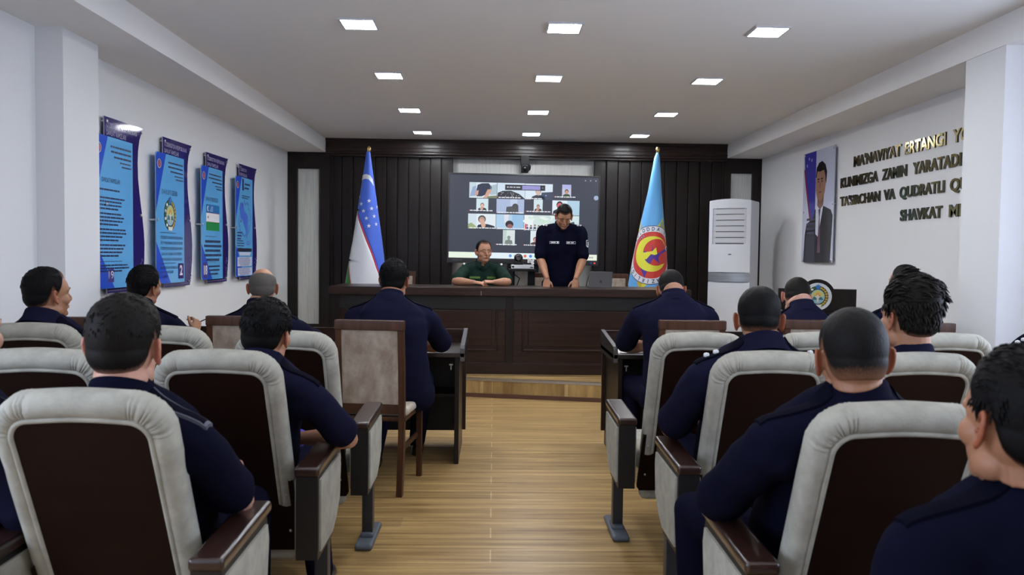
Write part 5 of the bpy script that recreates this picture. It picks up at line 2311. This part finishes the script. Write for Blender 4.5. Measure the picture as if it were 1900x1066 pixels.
    # epaulettes lie on the shoulders
    def drape(pfun, nu_, nv_, dirn, off_, th, mt, mm, start=.25):
        gr, nr = [], []
        for j in range(nv_ + 1):
            for i in range(nu_ + 1):
                p = pfun(i / nu_, j / nv_)
                hit = bvh.ray_cast(p - dirn * start, dirn, start * 2)
                q = hit[0] if hit[0] is not None else p
                gr.append(q - dirn * off_)
        k = len(gr)
        lo = [q + dirn * th for q in gr]
        ff = []
        for j in range(nv_):
            for i in range(nu_):
                a = j * (nu_ + 1) + i
                ff.append([a, a + 1, a + nu_ + 2, a + nu_ + 1])
                ff.append([k + a, k + a + nu_ + 1, k + a + nu_ + 2, k + a + 1])
        def edge(ids):
            for a, b in zip(ids[:-1], ids[1:]):
                ff.append([a, b, k + b, k + a])
        w = nu_ + 1
        edge(list(range(w)))
        edge([nv_ * w + i for i in range(w)][::-1])
        edge([j * w for j in range(nv_ + 1)][::-1])
        edge([j * w + nu_ for j in range(nv_ + 1)])
        mm.add(gr + lo, ff, mt)
    for s_, sg in (('R', 1), ('L', -1)):
        Sh = ARM[s_][0] - root_loc
        a0 = (Nk - root_loc) + rgt * sg * .085
        a1 = Sh + rgt * sg * .040
        across = fwd * .045
        m_ = M()
        drape(lambda u, w: a0.lerp(a1, u) + across * (w - .5) + V(0, 0, .0), 10, 3, V(0, 0, -1), .008, .010, epm, m_)
        if piping:
            for w0 in (-.02, 1.02):
                drape(lambda u, w: a0.lerp(a1, u) + across * (w0 - .5 + (w - .5) * .08), 10, 1, V(0, 0, -1), .0095, .009, PIPING, m_)
            drape(lambda u, w: a0.lerp(a1, .97 + .05 * u) + across * (w - .5), 1, 3, V(0, 0, -1), .0095, .009, PIPING, m_)
        eo = child('epaulette', m_, 40)
        if stars:
            m_ = M()
            for (u, w) in stars:
                c0 = a0.lerp(a1, u) + across * (w - .5)
                hit = bvh.ray_cast(c0 + V(0, 0, .25), V(0, 0, -1), .5)
                q = (hit[0] if hit[0] is not None else c0) + V(0, 0, .011)
                for q_ in range(5):             # a small raised five-pointed star
                    t_ = 2 * pi * q_ / 5
                    m_.ell(q + rgt * (.007 * math.sin(t_)) + fwd * (.007 * math.cos(t_)), (.0052, .0052, .0085), SILV, None, 8, 6)
                m_.ell(q, (.007, .007, .0105), SILV, None, 8, 6)
            m_.obj('rank_star', eo)
    # front details (badges), given as (sideways, height below the neck, width, height, material)
    if front:
        for (nm, x, z, w, h, mt, dirv) in front:
            m_ = M()
            dv = (RY @ V(*dirv)).normalized()
            lat_ = V(0, 0, 1).cross(dv).normalized()
            c0 = (Nk - root_loc) + rgt * x + V(0, 0, z)
            items = mt if isinstance(mt, list) else [(0, 0, w, h, mt)]
            for q, (ox, oz, ww, hh_, mm_) in enumerate(items):
                drape(lambda u, t: c0 + lat_ * ((u - .5) * ww + ox) + V(0, 0, (t - .5) * hh_ + oz), 6, 4, dv, .003 + .0022 * q, .004, mm_, m_)
            child(nm, m_, 60)

    # ---- trousers and shoes
    tp = []
    hL, hR = hb - rgt * .085 + V(0, 0, -.05), hb + rgt * .085 + V(0, 0, -.05)
    kn = knees or ({'R': hR + V(0, 0, -.42) + fwd * .02, 'L': hL + V(0, 0, -.42) + fwd * .02} if stand else
                   {'R': hR + fwd * .42 + rgt * .06 + V(0, 0, .02), 'L': hL + fwd * .42 - rgt * .06 + V(0, 0, .02)})
    ft = feet or ({'R': V(*kn['R']) + V(0, 0, -.36) - fwd * .03, 'L': V(*kn['L']) + V(0, 0, -.36) - fwd * .03} if stand else
                  {'R': V(kn['R'][0], kn['R'][1], floor + .09) + fwd * .02, 'L': V(kn['L'][0], kn['L'][1], floor + .09) + fwd * .02})
    tp.append(tube_geo([hL - rgt * .02, hR + rgt * .02], [.105 * bulk, .105 * bulk], 16, fwd))
    tp.append(tube_geo([hb + V(0, 0, -.08), hb + V(0, 0, .06)], [(.15 * bulk, .115), (.155 * bulk, .115)], 18, fwd))
    for s_, h0 in (('R', hR), ('L', hL)):
        k0, a0 = V(*kn[s_]), V(*ft[s_])
        a0.z = floor + .09
        tp.append(tube_geo([h0, h0.lerp(k0, .5), k0], [.092 * bulk, .084 * bulk, .066], 16, rgt))
        tp.append(tube_geo([k0, k0.lerp(a0, .45), a0 + V(0, 0, .0)], [.064, .064, .056], 16, rgt))
    tp = [([p - root_loc for p in v], f) for v, f in tp]
    link('trousers', remesh('trousers', tp, .012, [cloth], 5, .5), body)
    for s_ in ('R', 'L'):
        a0 = V(*ft[s_])
        a0.z = floor
        a0 -= root_loc
        q = [tube_geo([a0 - fwd * .045 + V(0, 0, .042), a0 + fwd * .05 + V(0, 0, .042), a0 + fwd * .13 + V(0, 0, .032), a0 + fwd * .185 + V(0, 0, .026)],
                      [(.036, .040), (.040, .040), (.044, .030), (.032, .022)], 14, (0, 0, 1)),
             tube_geo([a0 + V(0, 0, .05), a0 + V(0, 0, .10)], [.044, .046], 12, (1, 0, 0)),
             tube_geo([a0 - fwd * .06 + V(0, 0, .012), a0 + fwd * .07 + V(0, 0, .012), a0 + fwd * .19 + V(0, 0, .012)], [(.036, .012), (.043, .012), (.036, .012)], 14, (0, 0, 1))]
        link('shoe', remesh('shoe', q, .006, [SHOE], 2, .5), body)
    return body


# ---- left block
person('officer seated nearest in the left block, back of a cropped dark head turned slightly right', (-0.985, 2.15, 1.279), (-0.99, 2.38, .52),
       hyaw=.0, style='short', hair='brown', skin='fair', cloth=NAVYD, voxel=.0032, piping=True, hroll=.03, hs=1.06, neck=(-.985, 2.105, 1.025), bulk=1.04,
       arms={'R': ((-.735, 2.32, .672), (-.83, 2.55, .69)), 'L': ((-1.26, 2.32, .685), (-1.18, 2.55, .69))})
person('officer half out of the left photo edge, only cheek and piped shoulder visible', (-1.455, 2.20, 1.298), (-1.59, 2.42, .52),
       hyaw=-.25, style='short', hair='black', skin='fair', cloth=NAVY, voxel=.0035, piping=True, neck=(-1.50, 2.15, 1.05))
person('young black-haired officer leaning his right elbow on the armrest by the aisle, second row', (-0.852, 3.04, 1.220), (-0.95, 3.20, .50),
       hyaw=-.26, hroll=.10, style='full', hair='black', skin='mid', cloth=NAVY, voxel=.004, neck=(-.875, 2.99, .995),
       arms={'R': ((-.565, 3.13, .665), (-.815, 3.33, .62)), 'L': ((-1.22, 3.12, .70), (-1.10, 3.36, .68))},
       knees={'R': (-.84, 3.62, .50), 'L': (-1.10, 3.62, .50)}, feet={'R': (-.70, 3.24, 0), 'L': (-1.1, 3.58, 0)})
person('young black-haired officer by the left wall looking right, profile visible', (-2.165, 3.90, 1.308), (-2.13, 4.12, .52),
       hyaw=-.56, style='short', hair='black', skin='tan', cloth=NAVY, voxel=.0042, neck=(-2.17, 3.86, 1.075))
person('officer with a pen at the left desk, leaning right below the second wall board', (-2.195, 5.08, 1.297), (-2.27, 4.93, .53),
       hyaw=-.42, hroll=.16, style='full', hair='black', skin='tan', cloth=NAVY, voxel=.0045, neck=(-2.225, 5.04, 1.065), bulk=1.05, slouch=.04,
       arms={'R': ((-1.985, 5.20, .80), (-2.00, 5.38, .835)), 'L': ((-2.45, 5.27, .80), (-2.20, 5.42, .78))},
       hands={'R': {'d': (-.02, .35, .6), 'pn': (-.9, .3, -.2), 'curl': (.9, 1.0, .7)}})
person('balding officer with grey hair at the left desk, seen from behind', (-1.450, 5.04, 1.293), (-1.50, 5.02, .53),
       hyaw=.18, hpitch=-.12, style='bald', hair='grey', skin='mid', cloth=NAVY, voxel=.0045, bulk=1.06, neck=(-1.455, 4.97, 1.065), slouch=.045,
       arms={'R': ((-1.14, 5.26, .80), (-1.32, 5.42, .79)), 'L': ((-1.76, 5.26, .80), (-1.58, 5.42, .79))})
person('officer at the aisle end of the left desk with crossed forearms on the desk top', (-0.63, 5.06, 1.358), (-0.565, 4.90, .56),
       hyaw=-.20, style='full', hair='black', skin='tan', cloth=NAVY, voxel=.0038, bulk=1.10, neck=(-.64, 4.985, 1.13), sleeve=.86, sh_w=.20, slouch=.045,
       arms={'R': ((-.325, 5.22, .80), (-.53, 5.21, .79)), 'L': ((-.93, 5.28, .80), (-.70, 5.38, .78))},
       hands={'R': {'d': (-.65, -.1, -.35), 'pn': (-.2, .3, -1), 'curl': (.55, .6, .4)}},
       knees={'R': (-.46, 5.36, .56), 'L': (-.70, 5.34, .56)}, feet={'R': (-.52, 5.52, 0), 'L': (-.76, 5.10, 0)})
# ---- right block
person('officer bowing over the right desk at its aisle end, close-cropped head down', (1.17, 5.20, 1.304), (1.14, 4.99, .54),
       hyaw=-.2, hpitch=-.50, style='crop', hair='ash', skin='mid', cloth=NAVY, voxel=.0042, bulk=1.10, neck=(1.155, 5.06, 1.15), sh_w=.20, sleeve=.84, slouch=.05,
       arms={'R': ((1.48, 5.28, .80), (1.28, 5.45, .79)), 'L': ((.87, 5.26, .80), (1.08, 5.33, .79))},
       hands={'L': {'d': (.8, .2, 0), 'pn': (0, 0, -1)}},
       knees={'R': (1.30, 5.40, .54), 'L': (.92, 5.32, .54)}, feet={'R': (1.30, 5.40, 0), 'L': (.95, 5.30, 0)})
person('officer at the right desk with head bowed before the lectern emblem', (2.02, 5.24, 1.263), (2.02, 5.05, .53),
       hyaw=-.34, hpitch=-.40, hroll=.10, style='crop', hair='brown', skin='fair', cloth=NAVY, voxel=.0042, neck=(2.005, 5.11, 1.09), slouch=.05)
person('officer at the far right of the right desk, mostly hidden by the wavy-haired man', (2.72, 5.20, 1.362), (2.66, 5.04, .54),
       hyaw=.38, style='receding', hair='black', skin='mid', cloth=NAVYD, voxel=.0045)
person('officer with a tall dark crop in the second right row, aisle seat', (1.045, 3.08, 1.281), (1.045, 3.30, .52),
       hyaw=-.30, hpitch=-.22, style='crop', hair='black', skin='tan', cloth=NAVY, voxel=.0036, bulk=1.12, sh_w=.20, neck=(1.045, 3.035, 1.075), stars=[(.55, .5), (.75, .5)],
       arms={'L': ((.735, 3.22, .70), (.86, 3.44, .70)), 'R': ((1.36, 3.22, .70), (1.24, 3.44, .70))}, sleeve=.86)
person('broad officer with a close-cropped round head in the right foreground', (.950, 2.09, 1.268), (.98, 2.36, .52),
       hyaw=-.12, hroll=-.05, hpitch=-.10, style='buzz', hair='ash', skin='tan', cloth=NAVYD, voxel=.0032, bulk=1.12, sh_w=.205, hs=1.05,
       neck=(.972, 2.065, 1.045),
       arms={'L': ((.655, 2.30, .672), (.76, 2.52, .70)), 'R': ((1.31, 2.28, .69), (1.20, 2.52, .69))}, sleeve=.86,
       knees={'L': (.70, 2.72, .52), 'R': (1.12, 2.76, .52)}, feet={'L': (.72, 2.68, 0), 'R': (1.12, 2.74, 0)})
person('man with wavy swept-up dark hair in the second right row, head turned left', (1.622, 3.06, 1.330), (1.60, 3.30, .52),
       hyaw=.33, style='wavy', hair='brown', skin='mid', cloth=NAVY, voxel=.0036, neck=(1.635, 3.04, 1.035), hs=1.05)
person('large dark-haired officer at the right photo edge nearest the camera', (.975, 1.42, 1.240), (1.05, 1.56, .50),
       hyaw=.18, hroll=.05, style='full', hair='black', skin='tan', cloth=NAVYD, voxel=.0030, bulk=1.12, sh_w=.205, hs=1.04, neck=(1.025, 1.42, 1.000))
person('officer cut by the right photo edge in the front right row, epaulette shoulder visible', (2.80, 3.85, 1.29), (2.74, 4.05, .52),
       style='short', hair='black', skin='mid', cloth=NAVYD, voxel=.005, stars=[(.5, .5), (.7, .5)], neck=(2.745, 3.81, 1.06))
m = M()
wb = V(-.800, 3.318, .622)
dv = (V(-.815, 3.33, .62) - V(-.565, 3.13, .665)).normalized()
sd_ = dv.cross(V(0, 0, 1)).normalized()
ud_ = sd_.cross(dv)
m.tube([wb + (sd_ * math.cos(2 * pi * i / 20) + ud_ * math.sin(2 * pi * i / 20)) * .031 for i in range(21)], [.006] * 21, mat('violet_blue_band', srgb(56, 44, 190), .5), 8, dv)
tag(m.obj('wristband', smooth=180), 'violet-blue band on the wrist of the officer leaning on the aisle armrest', 'wristband')
# ---- presidium
stand_front = [('name_tape', .085, -.205, .095, .022, [(0, 0, .100, .026, SILV), (0, 0, .094, .020, NAVYE), (-.034, 0, .018, .018, SILV), (.012, 0, .05, .012, SILV)], (0, -1, 0)),
               ('name_tape', -.095, -.205, .095, .022, [(0, 0, .100, .026, SILV), (0, 0, .094, .020, NAVYE), (-.014, 0, .03, .010, SILV), (.028, 0, .03, .010, SILV)], (0, -1, 0)),
               ('chest_pocket', .085, -.295, .11, .06, [(0, 0, .115, .045, NAVYD)], (0, -1, 0)),
               ('chest_pocket', -.095, -.295, .11, .06, [(0, 0, .115, .045, NAVYD)], (0, -1, 0)),
               ('placket', -.004, -.36, .035, .44, [(0, 0, .032, .42, NAVYD)], (0, -1, 0)),
               ('sleeve_patch', -.262, -.205, .06, .08, [(0, .004, .058, .066, SILV), (0, -.030, .036, .022, SILV), (0, .004, .046, .052, NAVYE), (0, .0, .026, .040, SILV)], (.35, -1, .1))]
person('standing officer in navy uniform leaning over the desk before the screen, head bowed', (.745, 8.55, 1.932), (.735, 8.74, 1.09), yaw=pi,
       hpitch=-.58, hroll=-.04, style='front', hair='black', skin='tan', cloth=NAVYD, voxel=.0036, stand=True, bulk=1.06, sh_w=.198, floor=STG, neck=(.735, 8.67, 1.735), shrug=.05,
       arms={'R': ((.505, 8.62, 1.35), (.565, 8.43, 1.155)), 'L': ((.965, 8.62, 1.35), (.875, 8.43, 1.155))},
       hands={'R': {'d': (-.05, -.25, -.9), 'pn': (.2, 1, -.25), 'curl': (.12, .2, .15), 'spread': .22}, 'L': {'d': (-.12, -.25, -.9), 'pn': (-.2, 1, -.25), 'curl': (.12, .2, .15), 'spread': .22}},
       front=stand_front, stars=[(.50, 1.0), (.68, 1.25), (.52, 1.45)], lid=True, sleeve=.84)
green_front = [('name_tape', .085, -.180, .10, .024, [(0, 0, .115, .022, YGREEN)], (0, -1, 0)),
               ('name_tape', -.095, -.180, .10, .024, [(0, 0, .095, .022, YGREEN)], (0, -1, 0)),
               ('chest_pocket', .085, -.235, .11, .06, [(0, 0, .12, .05, GREEND)], (0, -1, 0)),
               ('chest_pocket', -.095, -.235, .11, .06, [(0, 0, .10, .05, GREEND)], (0, -1, 0)),
               ('placket', -.004, -.30, .035, .3, [(0, 0, .032, .30, GREEND)], (0, -1, 0)),
               ('sleeve_patch', -.275, -.200, .05, .06, [(0, 0, .05, .07, GREEND), (0, .004, .036, .046, YGREEN)], (.35, -1, .1))]
person('seated officer in dark green uniform at the presidium desk, looking to the right', (-.112, 8.78, 1.552), (-.14, 9.0, .68), yaw=pi,
       hyaw=.34, hpitch=-.06, style='receding', hair='black', skin='mid', cloth=GREEN, epm=GREEND, voxel=.0036, bulk=1.04, floor=STG, neck=(-.12, 8.84, 1.318), sleeve=.80, shrug=.035,
       arms={'R': ((-.415, 8.62, 1.10), (-.21, 8.47, 1.095)), 'L': ((.155, 8.60, 1.10), (.01, 8.46, 1.10))},
       hands={'R': {'d': (.85, -.25, -.08), 'pn': (0, .2, -1), 'curl': (.35, .5, .3)}, 'L': {'d': (-.8, -.2, .05), 'pn': (0, .3, -1), 'curl': (.7, .9, .6)}},
       front=green_front, stars=[(.82, .8), (.82, 1.2)], lid=True)

# pen in the fingers of the officer at the left desk
m = M()
m.tube([(-2.02, 5.45, .90), (-1.93, 5.46, .945)], [.004, .0035], BLACK, 8)
tag(m.obj('pen', smooth=180), 'dark pen sticking up from the fist of the officer below the second wall board', 'pen')
